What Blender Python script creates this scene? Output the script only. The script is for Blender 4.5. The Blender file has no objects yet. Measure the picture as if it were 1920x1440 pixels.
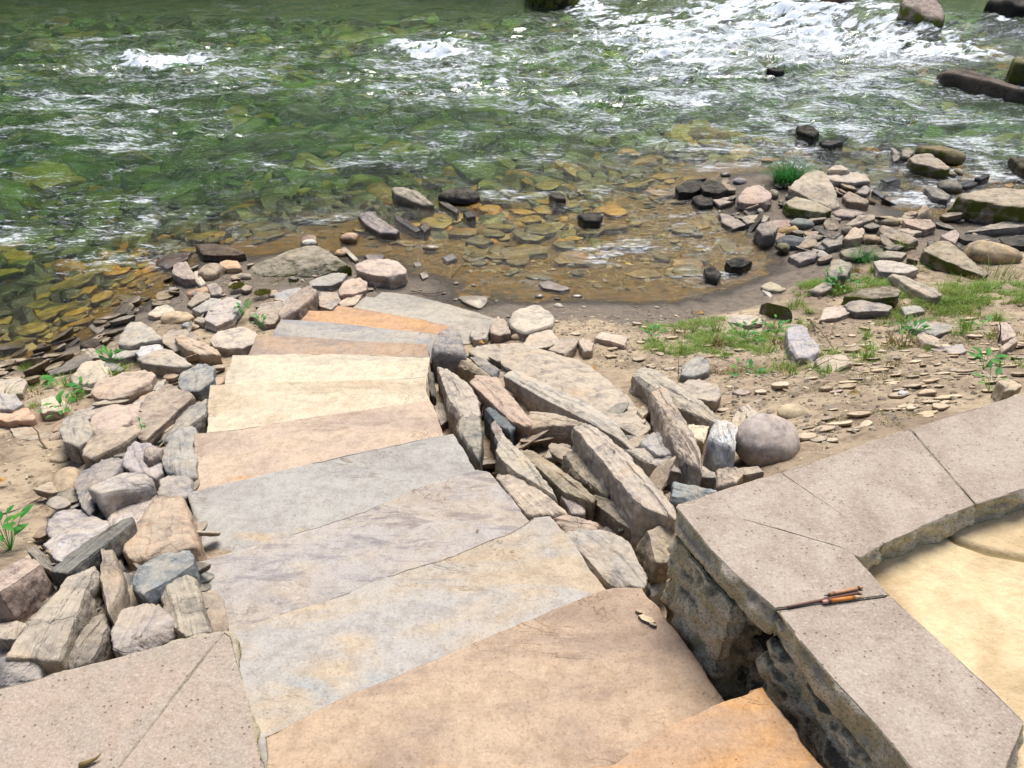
import bpy, bmesh, math, random
import numpy as np
from mathutils import Vector
random.seed(7); RS = np.random.RandomState(7)
S = bpy.context.scene
COL = S.collection
FPX = 1423.0; PITCH = math.radians(35); CP, SP = math.cos(PITCH), math.sin(PITCH)
EYE = np.array([0.0, 0.0, 1.45]); ZW = -1.8

# ------------------------------------------------------------------ camera geometry
def ray(px, py):
    u = (px-960)/FPX; v = (py-720)/FPX
    return np.array([u, CP-v*SP, -SP-v*CP])
def atz(px, py, z):
    d = ray(px, py); t = (z-EYE[2])/d[2]
    return EYE+d*t
# ------------------------------------------------------------------ terrain: thin plate through surveyed points
CTRL = """700,1300,-.5;700,1080,-.66;620,980,-.8;600,870,-.95;590,760,-1.1;600,690,-1.25;620,650,-1.4;660,620,-1.55;750,590,-1.72;820,575,-1.8
-100,1250,-.2;100,1230,-.32;300,1150,-.45;50,1000,-.68;250,1000,-.66;50,860,-.98;250,850,-1.0;150,760,-1.28;330,730,-1.24;50,720,-1.55;200,690,-1.5;400,650,-1.45;300,615,-1.68;450,590,-1.62;550,545,-1.7;400,530,-1.74;650,520,-1.74;700,500,-1.77
0,690,-1.79;110,660,-1.79;210,612,-1.8;300,535,-1.81;330,490,-1.82;470,468,-1.83;650,470,-1.81;770,515,-1.80;900,548,-1.8;1050,562,-1.8;1200,566,-1.8;1330,555,-1.8;1430,525,-1.8
800,540,-1.76;1000,588,-1.72;1200,590,-1.73;1400,575,-1.7;1100,620,-1.57
950,640,-1.57;900,720,-1.32;950,820,-1.04;1000,900,-.84;1100,960,-.68;1200,1050,-.52;1280,1150,-.5;1350,1250,-.42;1100,760,-1.12;1200,860,-.78;1300,900,-.53;1400,880,-.37;1300,780,-.86;1300,680,-1.22;1450,700,-1.02;1500,800,-.52;1650,800,-.33;1900,730,-.3;1600,700,-.88;1750,690,-.76;1900,640,-.92;1500,620,-1.38;1650,610,-1.3;1800,590,-1.25;1900,550,-1.3;1600,540,-1.52;1750,530,-1.5;1500,540,-1.66;1850,500,-1.62;1600,470,-1.69;1750,460,-1.7;1560,400,-1.72;1480,400,-1.73;1400,385,-1.77;1540,345,-1.75;1470,480,-1.78;1650,425,-1.75;1850,440,-1.74;1850,395,-1.78
1000,500,-1.86;1150,450,-1.88;1300,450,-1.86;900,480,-1.86;1100,380,-1.93;1300,300,-1.97;800,430,-1.88;1250,520,-1.84
1700,370,-1.93;1650,340,-1.95;1850,335,-2.15;1600,290,-2.1;1900,280,-2.3;1740,305,-1.82;1480,325,-1.78
0,500,-2.1;200,500,-2.0;200,570,-1.9;400,400,-2.2;800,300,-2.3;1200,200,-2.2;0,300,-2.2;600,150,-2.25;100,60,-2.2;1200,60,-2.1;1800,200,-2.1;1900,60,-2.1
1800,1200,-.3;1500,1400,-.35;500,1600,-.5;1950,1400,-.3;-100,1500,-.3"""
_c = [tuple(float(a) for a in t.split(',')) for t in CTRL.replace('\n', ';').split(';') if t]
CP_W = np.array([atz(*t) for t in _c])
def _tps_k(r2): return 0.5*r2*np.log(r2+1e-9)
_n = len(CP_W)
_X = CP_W[:, :2]
_K = _tps_k(((_X[:, None]-_X[None])**2).sum(-1)) + np.eye(_n)*0.02
_P = np.hstack([np.ones((_n, 1)), _X])
_A = np.block([[_K, _P], [_P.T, np.zeros((3, 3))]])
_W = np.linalg.solve(_A, np.concatenate([CP_W[:, 2], np.zeros(3)]))
def smooth(a, b, x):
    t = np.clip((x-a)/(b-a), 0, 1); return t*t*(3-2*t)
def H(x, y):
    x = np.asarray(x, float); y = np.asarray(y, float)
    sh = x.shape; x = x.ravel(); y = y.ravel()
    xc = np.clip(x, -5.5, 7.5); yc = np.clip(y, .2, 17)
    out = np.empty(len(x))
    for i in range(0, len(x), 20000):
        q = np.stack([xc[i:i+20000], yc[i:i+20000]], 1)
        r2 = ((q[:, None]-_X[None])**2).sum(-1)
        out[i:i+20000] = _tps_k(r2)@_W[:_n] + _W[_n] + q@_W[_n+1:]
    out = np.clip(out, -2.45, -.22)
    far = smooth(26, 40, y + .12*x)
    out = out*(1-far)+2.2*far
    return out.reshape(sh)
def H1(x, y): return float(H(np.array([x]), np.array([y]))[0])
def gp(px, py, dh=0.0, wat=False):
    """the world point seen at pixel (px,py) lying dh above the ground (or above the water, where that is higher)"""
    z = -1.2
    for i in range(40):
        p = atz(px, py, z)
        g = min(max(H1(p[0], p[1]), -2.4), -.2)
        if wat: g = max(g, ZW-.01)
        z += .55*(g+dh-z)
    return atz(px, py, z)

# ------------------------------------------------------------------ noise
def _hash(ix, iy, iz, seed):
    h = (ix.astype(np.int64)*374761393 + iy.astype(np.int64)*668265263 + iz.astype(np.int64)*1274126177 + seed*987643) & 0xffffffff
    h = ((h ^ (h >> 13))*1274126177) & 0xffffffff
    h = ((h ^ (h >> 16))*2246822519) & 0xffffffff
    return (h ^ (h >> 15))/4294967295.0
def vnoise(p, seed=0):
    i = np.floor(p).astype(np.int64); f = p-i; f = f*f*f*(f*(f*6-15)+10)
    r = 0
    for dx in (0, 1):
        wx = f[:, 0] if dx else 1-f[:, 0]
        for dy in (0, 1):
            wy = f[:, 1] if dy else 1-f[:, 1]
            for dz in (0, 1):
                wz = f[:, 2] if dz else 1-f[:, 2]
                r = r + wx*wy*wz*_hash(i[:, 0]+dx, i[:, 1]+dy, i[:, 2]+dz, seed)
    return r*2-1
def fbm(p, o=3, seed=0, g=.5):
    p = np.asarray(p, float); a = 1; r = 0
    for k in range(o):
        r = r+a*vnoise(p, seed+k*17); p = p*2.03+3.7; a *= g
    return r

def HN(x, y):
    """ground height with its lumps"""
    z = H(x, y); sh = z.shape; x = np.asarray(x, float).ravel(); y = np.asarray(y, float).ravel(); z = z.ravel()
    p = np.column_stack([x, y, z*0]); near = np.exp(-np.maximum(0, np.hypot(x, y-5)-7)/3); above = smooth(ZW-.02, ZW+.12, z)
    z = z+(fbm(p*1.7, 4, 3)*.020*(.4+.6*above)+fbm(p*9, 4, 4)*.010*(.35+.65*above)*near+np.clip(fbm(p*24, 3, 6), -.2, 1)*.005*above*near)
    return z.reshape(sh)
# ------------------------------------------------------------------ object helpers
def link(name, me, mat=None, parent=None):
    o = bpy.data.objects.new(name, me); COL.objects.link(o)
    if mat: me.materials.append(mat)
    if parent: o.parent = parent
    return o
def mesh_np(name, V, F, smooth_=True):
    me = bpy.data.meshes.new(name)
    me.from_pydata([tuple(v) for v in np.asarray(V).tolist()], [], F if isinstance(F, list) else F.tolist())
    me.update()
    if smooth_: me.polygons.foreach_set('use_smooth', [True]*len(me.polygons))
    return me
def mesh_fast(name, V, Q, smooth_=True):
    V = np.asarray(V, np.float32); Q = np.asarray(Q, np.int32); k = Q.shape[1]
    me = bpy.data.meshes.new(name)
    me.vertices.add(len(V)); me.vertices.foreach_set('co', V.ravel())
    me.loops.add(Q.size); me.loops.foreach_set('vertex_index', Q.ravel())
    me.polygons.add(len(Q)); me.polygons.foreach_set('loop_start', np.arange(0, Q.size, k, dtype=np.int32))
    me.polygons.foreach_set('loop_total', np.full(len(Q), k, np.int32))
    me.polygons.foreach_set('use_smooth', np.full(len(Q), smooth_))
    me.update(calc_edges=True); me.validate()
    return me
def attr(me, name, data):
    a = me.attributes.new(name, 'FLOAT', 'POINT'); a.data.foreach_set('value', np.asarray(data, np.float32))
def cattr(me, name, data):
    d = np.ones((len(data), 4), np.float32); d[:, :3] = data
    a = me.attributes.new(name, 'FLOAT_COLOR', 'POINT'); a.data.foreach_set('color', d.ravel())
def tag(o, label=None, cat=None, group=None, kind=None):
    if label: o['label'] = label
    if cat: o['category'] = cat
    if group: o['group'] = group
    if kind: o['kind'] = kind
    return o
def lin(h, k=1.0):
    h = h.lstrip('#')
    if len(h) == 3: h = ''.join(c*2 for c in h)
    c = [int(h[i:i+2], 16)/255 for i in (0, 2, 4)]
    return tuple(k*(x/12.92 if x <= .04045 else ((x+.055)/1.055)**2.4) for x in c)

# ------------------------------------------------------------------ material helpers
class NT:
    def __init__(s, name):
        s.m = bpy.data.materials.new(name); s.m.use_nodes = True
        s.t = s.m.node_tree; s.t.nodes.clear()
        s.out = s.t.nodes.new('ShaderNodeOutputMaterial')
    def n(s, typ, **kw):
        nd = s.t.nodes.new('ShaderNode'+typ)
        for k, v in kw.items():
            if k.startswith('i_'):
                key = k[2:].replace('_', ' ')
                s.set(nd.inputs[int(key) if key.isdigit() else key], v)
            else: setattr(nd, k, v)
        return nd
    def set(s, inp, v):
        if isinstance(v, bpy.types.NodeSocket): s.t.links.new(v, inp)
        elif isinstance(v, bpy.types.Node): s.t.links.new(v.outputs[0], inp)
        else:
            if inp.type == 'RGBA' and len(v) == 3: v = (*v, 1)
            inp.default_value = v
    def math(s, op, a, b=0.0, c=0.0, clamp=False):
        nd = s.n('Math', operation=op, use_clamp=clamp); s.set(nd.inputs[0], a); s.set(nd.inputs[1], b); s.set(nd.inputs[2], c); return nd.outputs[0]
    def mix(s, f, a, b, mode='MIX'):
        nd = s.n('Mix', data_type='RGBA', blend_type=mode)
        s.set(nd.inputs[0], f); s.set(nd.inputs[6], a); s.set(nd.inputs[7], b); return nd.outputs[2]
    def noise(s, vec, scale, detail=4, rough=.55, dist=0.0):
        nd = s.n('TexNoise'); s.set(nd.inputs['Vector'], vec); s.set(nd.inputs['Scale'], scale)
        nd.inputs['Detail'].default_value = detail; nd.inputs['Roughness'].default_value = rough; nd.inputs['Distortion'].default_value = dist
        return nd.outputs[0]
    def ramp(s, f, a, b, lo=0.0, hi=1.0):
        nd = s.n('MapRange', interpolation_type='SMOOTHSTEP'); s.set(nd.inputs[0], f)
        for i, v in zip((1, 2, 3, 4), (a, b, lo, hi)): s.set(nd.inputs[i], v)
        return nd.outputs[0]
    def mapping(s, vec, scale=(1, 1, 1), rot=(0, 0, 0), loc=(0, 0, 0)):
        nd = s.n('Mapping'); s.set(nd.inputs[0], vec); nd.inputs['Scale'].default_value = scale
        nd.inputs['Rotation'].default_value = rot; nd.inputs['Location'].default_value = loc; return nd.outputs[0]
    def bump(s, h, strength, dist, normal=None):
        nd = s.n('Bump'); nd.inputs['Strength'].default_value = strength; nd.inputs['Distance'].default_value = dist
        s.set(nd.inputs['Height'], h)
        if normal: s.set(nd.inputs['Normal'], normal)
        return nd.outputs[0]
    def pos(s): return s.n('NewGeometry').outputs['Position']
    def nrmz(s):
        g = s.n('NewGeometry'); x = s.n('SeparateXYZ'); s.set(x.inputs[0], g.outputs['Normal']); return x.outputs[2]
    def zed(s):
        x = s.n('SeparateXYZ'); s.set(x.inputs[0], s.pos()); return x.outputs[2]
    def principled(s, col, rough=.85, normal=None, spec=.35, **kw):
        b = s.n('BsdfPrincipled'); s.set(b.inputs['Base Color'], col); s.set(b.inputs['Roughness'], rough)
        s.set(b.inputs['Specular IOR Level'], spec)
        if normal: s.set(b.inputs['Normal'], normal)
        for k, v in kw.items(): s.set(b.inputs[k.replace('_', ' ')], v)
        s.t.links.new(b.outputs[0], s.out.inputs[0]); return b

ZWET = ZW+.035
def rock_material(name, streak=1.0, moss=0.0, smooth_cobble=False, attr_color=False, dust=.45):
    t = NT(name)
    if attr_color:
        base = t.n('Attribute', attribute_name='tint').outputs['Color']; P = t.pos(); sideo = 1.0
    else:
        oi = t.n('ObjectInfo'); base = oi.outputs['Color']
        tc = t.n('TexCoord'); add = t.n('VectorMath', operation='ADD'); t.set(add.inputs[0], tc.outputs['Object'])
        sc = t.n('VectorMath', operation='SCALE'); t.set(sc.inputs[0], t.n('CombineXYZ', i_0=oi.outputs['Random'], i_1=oi.outputs['Random'], i_2=oi.outputs['Random']).outputs[0]); sc.inputs['Scale'].default_value = 37
        t.set(add.inputs[1], sc.outputs[0]); P = add.outputs[0]
        sn = t.n('SeparateXYZ'); t.set(sn.inputs[0], tc.outputs['Normal']); sideo = t.ramp(t.math('ABSOLUTE', sn.outputs[2]), .95, .55, .12, 1)
    n1 = t.noise(P, 8, 7, .68, .6)
    n2 = t.noise(P, 38, 5, .65)
    n3 = t.noise(P, 190, 3, .7)
    st = t.noise(t.mapping(t.mix(.035, P, t.n('TexNoise', i_Vector=P, i_Scale=4.0, i_Detail=5.0).outputs['Color'], 'ADD'), (1.6, 1.6, 46)), 1.6, 6, .68, .2)
    dark = t.mix(1.0, base, (.52, .54, .60), 'MULTIPLY')
    warm = t.mix(1.0, base, (1.12, .99, .84), 'MULTIPLY')
    c = t.mix(t.ramp(n1, .46, .62, 0, .85), base, dark)
    c = t.mix(t.ramp(t.noise(P, 4.3, 4, .6, .3), .5, .72, 0, .8), c, warm)
    if not smooth_cobble:
        c = t.mix(t.math('MULTIPLY', sideo, t.ramp(st, .53, .60, 0, .6*streak)), c, dark)
        c = t.mix(t.ramp(st, .46, .30, 0, .35*streak), c, t.mix(1.0, base, (1.3, 1.27, 1.22), 'MULTIPLY'))
    c = t.mix(t.ramp(n2, .40, .62, 0, .55), c, t.mix(1.0, c, (.62, .6, .58), 'MULTIPLY'))
    c = t.mix(t.ramp(n3, .60, .74, 0, .5), c, t.mix(1.0, c, (.45, .43, .42), 'MULTIPLY'))
    c = t.mix(t.ramp(n3, .38, .28, 0, .4), c, t.mix(1.0, c, (1.35, 1.33, 1.3), 'MULTIPLY'))
    # thin pale veins / dark cracks
    if not smooth_cobble and not attr_color:
        vo = t.n('TexVoronoi', feature='DISTANCE_TO_EDGE'); 
        wp = t.mix(.13, P, t.n('TexNoise', i_Vector=P, i_Scale=6.0).outputs['Color'], 'ADD')
        t.set(vo.inputs['Vector'], t.mapping(wp, (5, 7, 9), (.3, .2, .7))); vo.inputs['Scale'].default_value = 1.0
        crack = t.math('MULTIPLY', t.ramp(vo.outputs['Distance'], .018, .0, 0, 1), t.ramp(n1, .47, .56))
        c = t.mix(t.math('MULTIPLY', crack, .35), c, t.mix(1.0, c, (.3, .28, .25), 'MULTIPLY'))
    nz = t.nrmz()
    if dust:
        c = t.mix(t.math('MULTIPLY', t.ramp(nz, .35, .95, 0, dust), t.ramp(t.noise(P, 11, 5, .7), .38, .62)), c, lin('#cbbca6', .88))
        c = t.mix(t.ramp(nz, .45, -.15, 0, .38), c, t.mix(1.0, c, (.52, .47, .38), 'MULTIPLY'))  # apart from the dust: undersides mixed darker and browner
    if moss:
        mm = t.math('MULTIPLY', t.ramp(t.noise(P, 6, 4, .6), .62-.2*moss, .74-.2*moss), t.ramp(nz, .99, .35))
        c = t.mix(mm, c, t.mix(n3, (.035, .05, .008), (.12, .13, .02)))
    z = t.zed()
    wob = t.math('ADD', z, t.math('MULTIPLY', n1, -.06))
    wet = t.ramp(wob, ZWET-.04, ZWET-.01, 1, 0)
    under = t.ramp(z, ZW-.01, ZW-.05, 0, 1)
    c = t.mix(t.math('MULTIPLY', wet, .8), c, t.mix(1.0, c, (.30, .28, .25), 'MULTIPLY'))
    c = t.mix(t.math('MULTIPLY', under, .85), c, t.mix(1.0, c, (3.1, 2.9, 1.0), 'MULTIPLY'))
    hs = [(n1, .5), (n2, .35), (n3, .16)]
    h = t.math('MULTIPLY', n1, .4 if smooth_cobble else .8)
    h = t.math('MULTIPLY_ADD', n2, .12 if smooth_cobble else .45, h)
    h = t.math('MULTIPLY_ADD', n3, .06 if smooth_cobble else .16, h)
    if not smooth_cobble: h = t.math('MULTIPLY_ADD', t.math('MULTIPLY', st, sideo), .7*streak, h)
    if not smooth_cobble and not attr_color: h = t.math('MULTIPLY_ADD', crack, -.25, h)
    nb = t.bump(h, .75, .008 if smooth_cobble else .017)
    t.principled(c, t.math('MULTIPLY_ADD', wet, -.62, .9), nb, spec=t.math('MULTIPLY_ADD', wet, .35, .2))
    return t.m

def flag_material(name, a, b, c3, rot=.0, k=.62, blend=.5, streak=.5):
    """cleft flagstone: a base, b second tone, c3 iron stain"""
    t = NT(name); tc = t.n('TexCoord'); P = tc.outputs['Object']
    A, B, C = lin(a, k), lin(b, k), lin(c3, k)
    P1 = t.mapping(P, (1.0, 2.3, 1), (0, 0, rot))
    c = t.mix(t.ramp(t.noise(P1, 1.7, 5, .62, .8), .50-.22*(blend-.5)-.09, .50-.22*(blend-.5)+.11), A, B)
    c = t.mix(t.ramp(t.noise(t.mapping(P1, loc=(7, 3, 1)), 1.5, 4, .6, 1.0), .56, .70, 0, .9), c, C)
    stn = t.noise(t.mapping(P, (2.5, 9, 3), (0, 0, rot)), 2.2, 7, .72, .7)
    c = t.mix(t.ramp(stn, .50, .62, 0, streak), c, t.mix(1.0, c, (.66, .66, .72), 'MULTIPLY'))
    n2 = t.noise(P, 24, 6, .68); n3 = t.noise(P, 130, 4, .7); n4 = t.noise(P, 420, 2, .6)
    c = t.mix(t.ramp(n2, .42, .62, 0, .6), c, t.mix(1.0, c, (.76, .73, .70), 'MULTIPLY'))
    c = t.mix(t.ramp(t.noise(P, 3.1, 6, .72, 1.0), .50, .60, 0, .45), c, t.mix(1.0, c, (.80, .78, .77), 'MULTIPLY'))
    c = t.mix(t.ramp(t.noise(P, 9, 5, .7, .4), .55, .68, 0, .4), c, t.mix(1.0, c, (1.25, 1.2, 1.12), 'MULTIPLY'))
    c = t.mix(t.ramp(n3, .54, .66, 0, .6), c, t.mix(1.0, c, (.62, .58, .56), 'MULTIPLY'))
    c = t.mix(t.ramp(n3, .46, .36, 0, .5), c, t.mix(1.0, c, (1.28, 1.25, 1.2), 'MULTIPLY'))
    c = t.mix(t.ramp(n4, .42, .30, 0, .6), c, t.mix(1.0, c, (1.35, 1.33, 1.3), 'MULTIPLY'))
    c = t.mix(t.ramp(n4, .60, .72, 0, .6), c, t.mix(1.0, c, (.5, .46, .43), 'MULTIPLY'))
    fl = t.noise(t.mapping(P, (1, 1.5, 1), (0, 0, rot)), 3.2, 7, .62, .7)
    c = t.mix(t.math('MULTIPLY', t.math('MULTIPLY', t.ramp(fl, .574, .577), t.ramp(fl, .592, .580)), t.ramp(t.noise(P, 4.5, 2), .5, .6)), c, t.mix(1.0, c, (.68, .62, .56), 'MULTIPLY'))
    vo = t.n('TexVoronoi', feature='F1'); t.set(vo.inputs['Vector'], P); vo.inputs['Scale'].default_value = 26
    c = t.mix(t.ramp(vo.outputs['Distance'], .07, .045, 0, .65), c, t.mix(1.0, c, (.35, .3, .25), 'MULTIPLY'))
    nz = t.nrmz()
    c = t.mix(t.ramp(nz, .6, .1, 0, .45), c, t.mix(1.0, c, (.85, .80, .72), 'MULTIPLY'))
    h = t.math('MULTIPLY_ADD', n2, .5, t.math('MULTIPLY', stn, .5))
    h = t.math('MULTIPLY_ADD', n3, .2, h)
    # cleft ledges
    le = t.n('TexVoronoi', feature='F1', distance='EUCLIDEAN'); le.inputs['Scale'].default_value = 2.3
    t.set(le.inputs['Vector'], t.mix(.35, P1, t.n('TexNoise', i_Vector=P, i_Scale=3.0, i_Detail=6.0).outputs['Color'], 'ADD'))
    sx = t.n('SeparateColor'); t.set(sx.inputs[0], le.outputs['Color'])
    h = t.math('MULTIPLY_ADD', sx.outputs[0], .05, h)
    h = t.math('MULTIPLY_ADD', t.ramp(fl, .570, .582), .35, h); h = t.math('MULTIPLY_ADD', n4, .06, h)
    t.principled(c, .88, t.bump(h, .5, .007), spec=.2)
    return t.m

def concrete_material(name, a, b, k=.68, rough_face=False):
    t = NT(name); P = t.n('TexCoord').outputs['Object']
    nz = t.nrmz()
    c = t.mix(t.ramp(t.noise(P, 5, 5, .65, .5), .38, .62), lin(a, k), lin(b, k))
    n2 = t.noise(P, 60, 4, .7); n3 = t.noise(P, 170, 3, .75)
    c = t.mix(t.ramp(n3, .52, .66, 0, .55), c, t.mix(1.0, c, (.60, .56, .52), 'MULTIPLY'))
    c = t.mix(t.ramp(n3, .44, .34, 0, .45), c, lin('#e0d6ca', .75))
    c = t.mix(t.ramp(t.noise(P, 2.2, 6, .7, .6), .48, .64, 0, .75), c, t.mix(1.0, c, (.78, .74, .70), 'MULTIPLY'))
    c = t.mix(t.ramp(n2, .45, .7, 0, .35), c, t.mix(1.0, c, (.68, .63, .58), 'MULTIPLY'))
    c = t.mix(t.ramp(t.noise(P, 13, 6, .7), .5, .66, 0, .35), c, t.mix(1.0, c, (1.2, 1.18, 1.2), 'MULTIPLY'))
    vo = t.n('TexVoronoi', feature='F1'); t.set(vo.inputs['Vector'], P); vo.inputs['Scale'].default_value = 75
    pit = t.ramp(vo.outputs['Distance'], .22, .12, 0, 1)
    pit = t.math('MULTIPLY', pit, t.ramp(t.noise(P, 30, 2), .5, .6))
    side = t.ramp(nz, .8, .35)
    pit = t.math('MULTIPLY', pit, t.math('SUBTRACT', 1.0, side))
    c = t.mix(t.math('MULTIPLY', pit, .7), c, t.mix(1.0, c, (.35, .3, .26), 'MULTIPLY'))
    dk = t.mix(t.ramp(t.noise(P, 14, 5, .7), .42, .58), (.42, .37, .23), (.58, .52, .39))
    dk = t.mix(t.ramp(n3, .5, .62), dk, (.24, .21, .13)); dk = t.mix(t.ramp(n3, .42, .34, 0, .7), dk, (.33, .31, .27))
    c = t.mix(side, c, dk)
    h = t.math('MULTIPLY_ADD', n2, .5, t.math('MULTIPLY', n3, .5)); h = t.math('MULTIPLY_ADD', pit, -.4, h)
    t.principled(c, .93, t.bump(h, .75 if not rough_face else .8, .006 if not rough_face else .008), spec=.18)
    return t.m
# ------------------------------------------------------------------ rock builder
_ico = {}
def ico(n):
    if n not in _ico:
        bm = bmesh.new(); bmesh.ops.create_icosphere(bm, subdivisions=n, radius=1)
        V = np.array([v.co[:] for v in bm.verts]); F = np.array([[v.index for v in f.verts] for f in bm.faces]); bm.free()
        _ico[n] = (V/np.linalg.norm(V, axis=1)[:, None], F)
    return _ico[n]
def hull_planes(P):
    bm = bmesh.new()
    for p in P: bm.verts.new(p)
    bmesh.ops.convex_hull(bm, input=bm.verts[:])
    out = []
    for f in bm.faces:
        n = np.array(f.normal[:]); 
        if f.calc_area() < 1e-7 or np.linalg.norm(n) < .5: continue
        d = n@np.array(f.verts[0].co[:])
        if not any(np.dot(n, a) > .996 and abs(d-b) < .03 for a, b in out): out.append((n, d))
    bm.free()
    N = np.array([a for a, _ in out]); D = np.array([b for _, b in out])
    s = np.sign(D); return N*s[:, None], np.abs(D)+1e-4
def rock_mesh(W, n=4, p=26, amp=1.0, chips=5, seed=0, ledge=1.0, dense=None):
    """W: world points of the stone's corners; returns V (local to c), F, c"""
    rs = np.random.RandomState(seed+11)
    W = np.asarray(W, float); 
    if dense is None:
        c = (W.max(0)+W.min(0))/2*.35+W.mean(0)*.65
    else: c = dense
    Q = W-c
    cov = np.cov(Q.T)+np.eye(3)*1e-5
    ev, U = np.linalg.eigh(cov); s = np.sqrt(ev)*1.5; s = np.maximum(s, s.max()*.09)
    Qs = (Q@U)/s
    N, D = hull_planes(Qs.tolist())
    if chips:
        v = rs.normal(size=(chips, 3)); v /= np.linalg.norm(v, axis=1)[:, None]
        sup = (Qs@v.T).max(0)*rs.uniform(.84, .985, chips)**.8
        N = np.vstack([N, v]); D = np.concatenate([D, sup])
    dirs, F = ico(n)
    g = np.maximum(dirs@N.T/D, 0)
    gm = g.max(1)
    r = 1/(gm*((g/gm[:, None])**p).sum(1)**(1/p))
    V = (dirs*r[:, None]*s)@U.T
    size = float(np.cbrt(s[0]*s[1]*s[2])); smin = float(s[0])
    nrm = (dirs/s)@U.T; nrm /= np.linalg.norm(nrm, axis=1)[:, None]
    o = rs.uniform(0, 99, 3)
    a = amp*min(size*.10, smin*.28)
    disp = fbm(V/size*1.2+o, 2, seed)*a*.42 + fbm(V/size*5+o, 4, seed+5, .6)*a*.22
    V = V+nrm*disp[:, None]
    if ledge:
        bed = U[:, 0]; hh = V@bed
        q = V/size*.8+o; q = q-np.outer(q@bed, bed)*.92
        lay = np.column_stack([hh/smin*4.6+fbm(q, 2, seed)*.5, q[:, 0]*1.1, q[:, 1]*1.1])
        st = np.sign(vnoise(lay, seed+3))*np.abs(vnoise(lay, seed+3))**.3
        side = np.clip(1-np.abs(nrm@bed), 0, 1)**.7
        hor = nrm-np.outer(nrm@bed, bed); 
        V = V+hor*(st*side*a*.5*ledge)[:, None]
        # shallow flakes missing from the cleavage face
        fl = fbm(q*1.9+31, 3, seed+9); fl = np.clip((fl-.05)*22, 0, 1)
        V = V-nrm*(fl*np.abs(nrm@bed)*a*.35*ledge)[:, None]
    FRAME[0] = np.column_stack([U[:, 2], U[:, 1], np.cross(U[:, 2], U[:, 1])])
    return V, F, c
FRAME = [None]
def place_rock(name, V, F, c, mat, colr, label, cat, group=None, smooth_=True):
    if FRAME[0] is not None: R = FRAME[0]; FRAME[0] = None
    else:
        a = random.uniform(0, 6.28); b = random.uniform(-.35, .35)
        Rz = np.array([[math.cos(a), -math.sin(a), 0], [math.sin(a), math.cos(a), 0], [0, 0, 1]])
        Rx = np.array([[1, 0, 0], [0, math.cos(b), -math.sin(b)], [0, math.sin(b), math.cos(b)]])
        R = Rz@Rx
    zb = V[:, 2].min(); off = np.array([0, 0, zb]); Vl = (V-off)@R
    me = mesh_fast(name, Vl, F, smooth_)
    o = link(name, me, mat)
    o.location = c+off; o.rotation_euler = (math.atan2(R[2, 1], R[2, 2]), math.atan2(-R[2, 0], math.hypot(R[2, 1], R[2, 2])), math.atan2(R[1, 0], R[0, 0]))
    o.color = (*colr, 1)
    return tag(o, label, cat, group)
ROCKN = [0]
def rock(label, hexc, h, pts, name='rubble_stone', cat='stone', group=None, mat=None, n=None, p=150, amp=.8, chips=11, k=1.02, sink=.07, ledge=1.0):
    ROCKN[0] += 1; sd = ROCKN[0]
    W = []; px = []
    rs = np.random.RandomState(sd)
    for i, t in enumerate(pts):
        px.append(t[:2]); dh = t[2] if len(t) > 2 else h*(1+rs.uniform(-.12, .12))
        dh *= .85; w = gp(t[0], t[1], dh, True); W.append(w)
        W.append(np.array([w[0], w[1], min(w[2]-max(dh, 0), H1(w[0], w[1]))-sink]))
    W = np.array(W); cc_ = W.mean(0); W[:, :2] = cc_[:2]+(W[:, :2]-cc_[:2])*1.055
    px = np.array(px); area = (px.max(0)-px.min(0)).prod()
    if n is None: n = 6 if area > 7000 else 5 if area > 900 else 4
    V, F, c = rock_mesh(W, n, p, amp, chips, sd, ledge)
    return place_rock(name, V, F, c, mat or M['rock'], jit(greyer(lin(hexc, k)), rs), label, cat, group)
def greyer(c, f=.30):
    m_ = .3*c[0]+.59*c[1]+.11*c[2]; return tuple(x*(1-f)+m_*f for x in c)
def jit(c, rs, a=.05):
    f = 1+rs.uniform(-a, a); return tuple(x*f*(1+rs.uniform(-.02, .02)) for x in c)
def cobble(label, hexc, cx, cy, rx, ry, rot=0, hf=.62, name='cobble', cat='stone', group=None, mat=None, k=.92, lift=.45, n=None, amp=.45):
    ROCKN[0] += 1; sd = ROCKN[0]; rs = np.random.RandomState(sd)
    g = gp(cx, cy, 0, True)
    a = None
    for _ in range(3):
        dep = (g-EYE)@np.array([0, CP, -SP]); th = math.atan2(EYE[2]-g[2], math.hypot(g[0], g[1]))
        A = rx*dep/FPX; Y = ry*dep/FPX
        b = Y/math.sqrt(math.sin(th)**2+(hf*math.cos(th))**2); c_ = b*hf
        g = gp(cx, cy, c_*lift, True)
    if n is None: n = 5 if rx > 20 else 4
    dirs, F = ico(n)
    r0 = math.radians(rot)
    e = dirs.copy()
    q = np.sign(e)*np.abs(e)**.92
    V = q*np.array([A, b, c_])
    s = (A*b*c_)**(1/3); o = rs.uniform(0, 99, 3)
    V += dirs*(fbm(dirs*1.1+o, 2, sd)*s*.16*amp*2)[:, None]+dirs*(fbm(dirs*5+o, 3, sd)*s*.02*amp)[:, None]
    # rotate in the image plane ~ about the vertical
    ca, sa = math.cos(-r0), math.sin(-r0)
    V = V@np.array([[ca, sa, 0], [-sa, ca, 0], [0, 0, 1]])
    return place_rock(name, V, F, g, mat or M['cobble'], jit(lin(hexc, k), rs), label, cat, group)

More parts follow.
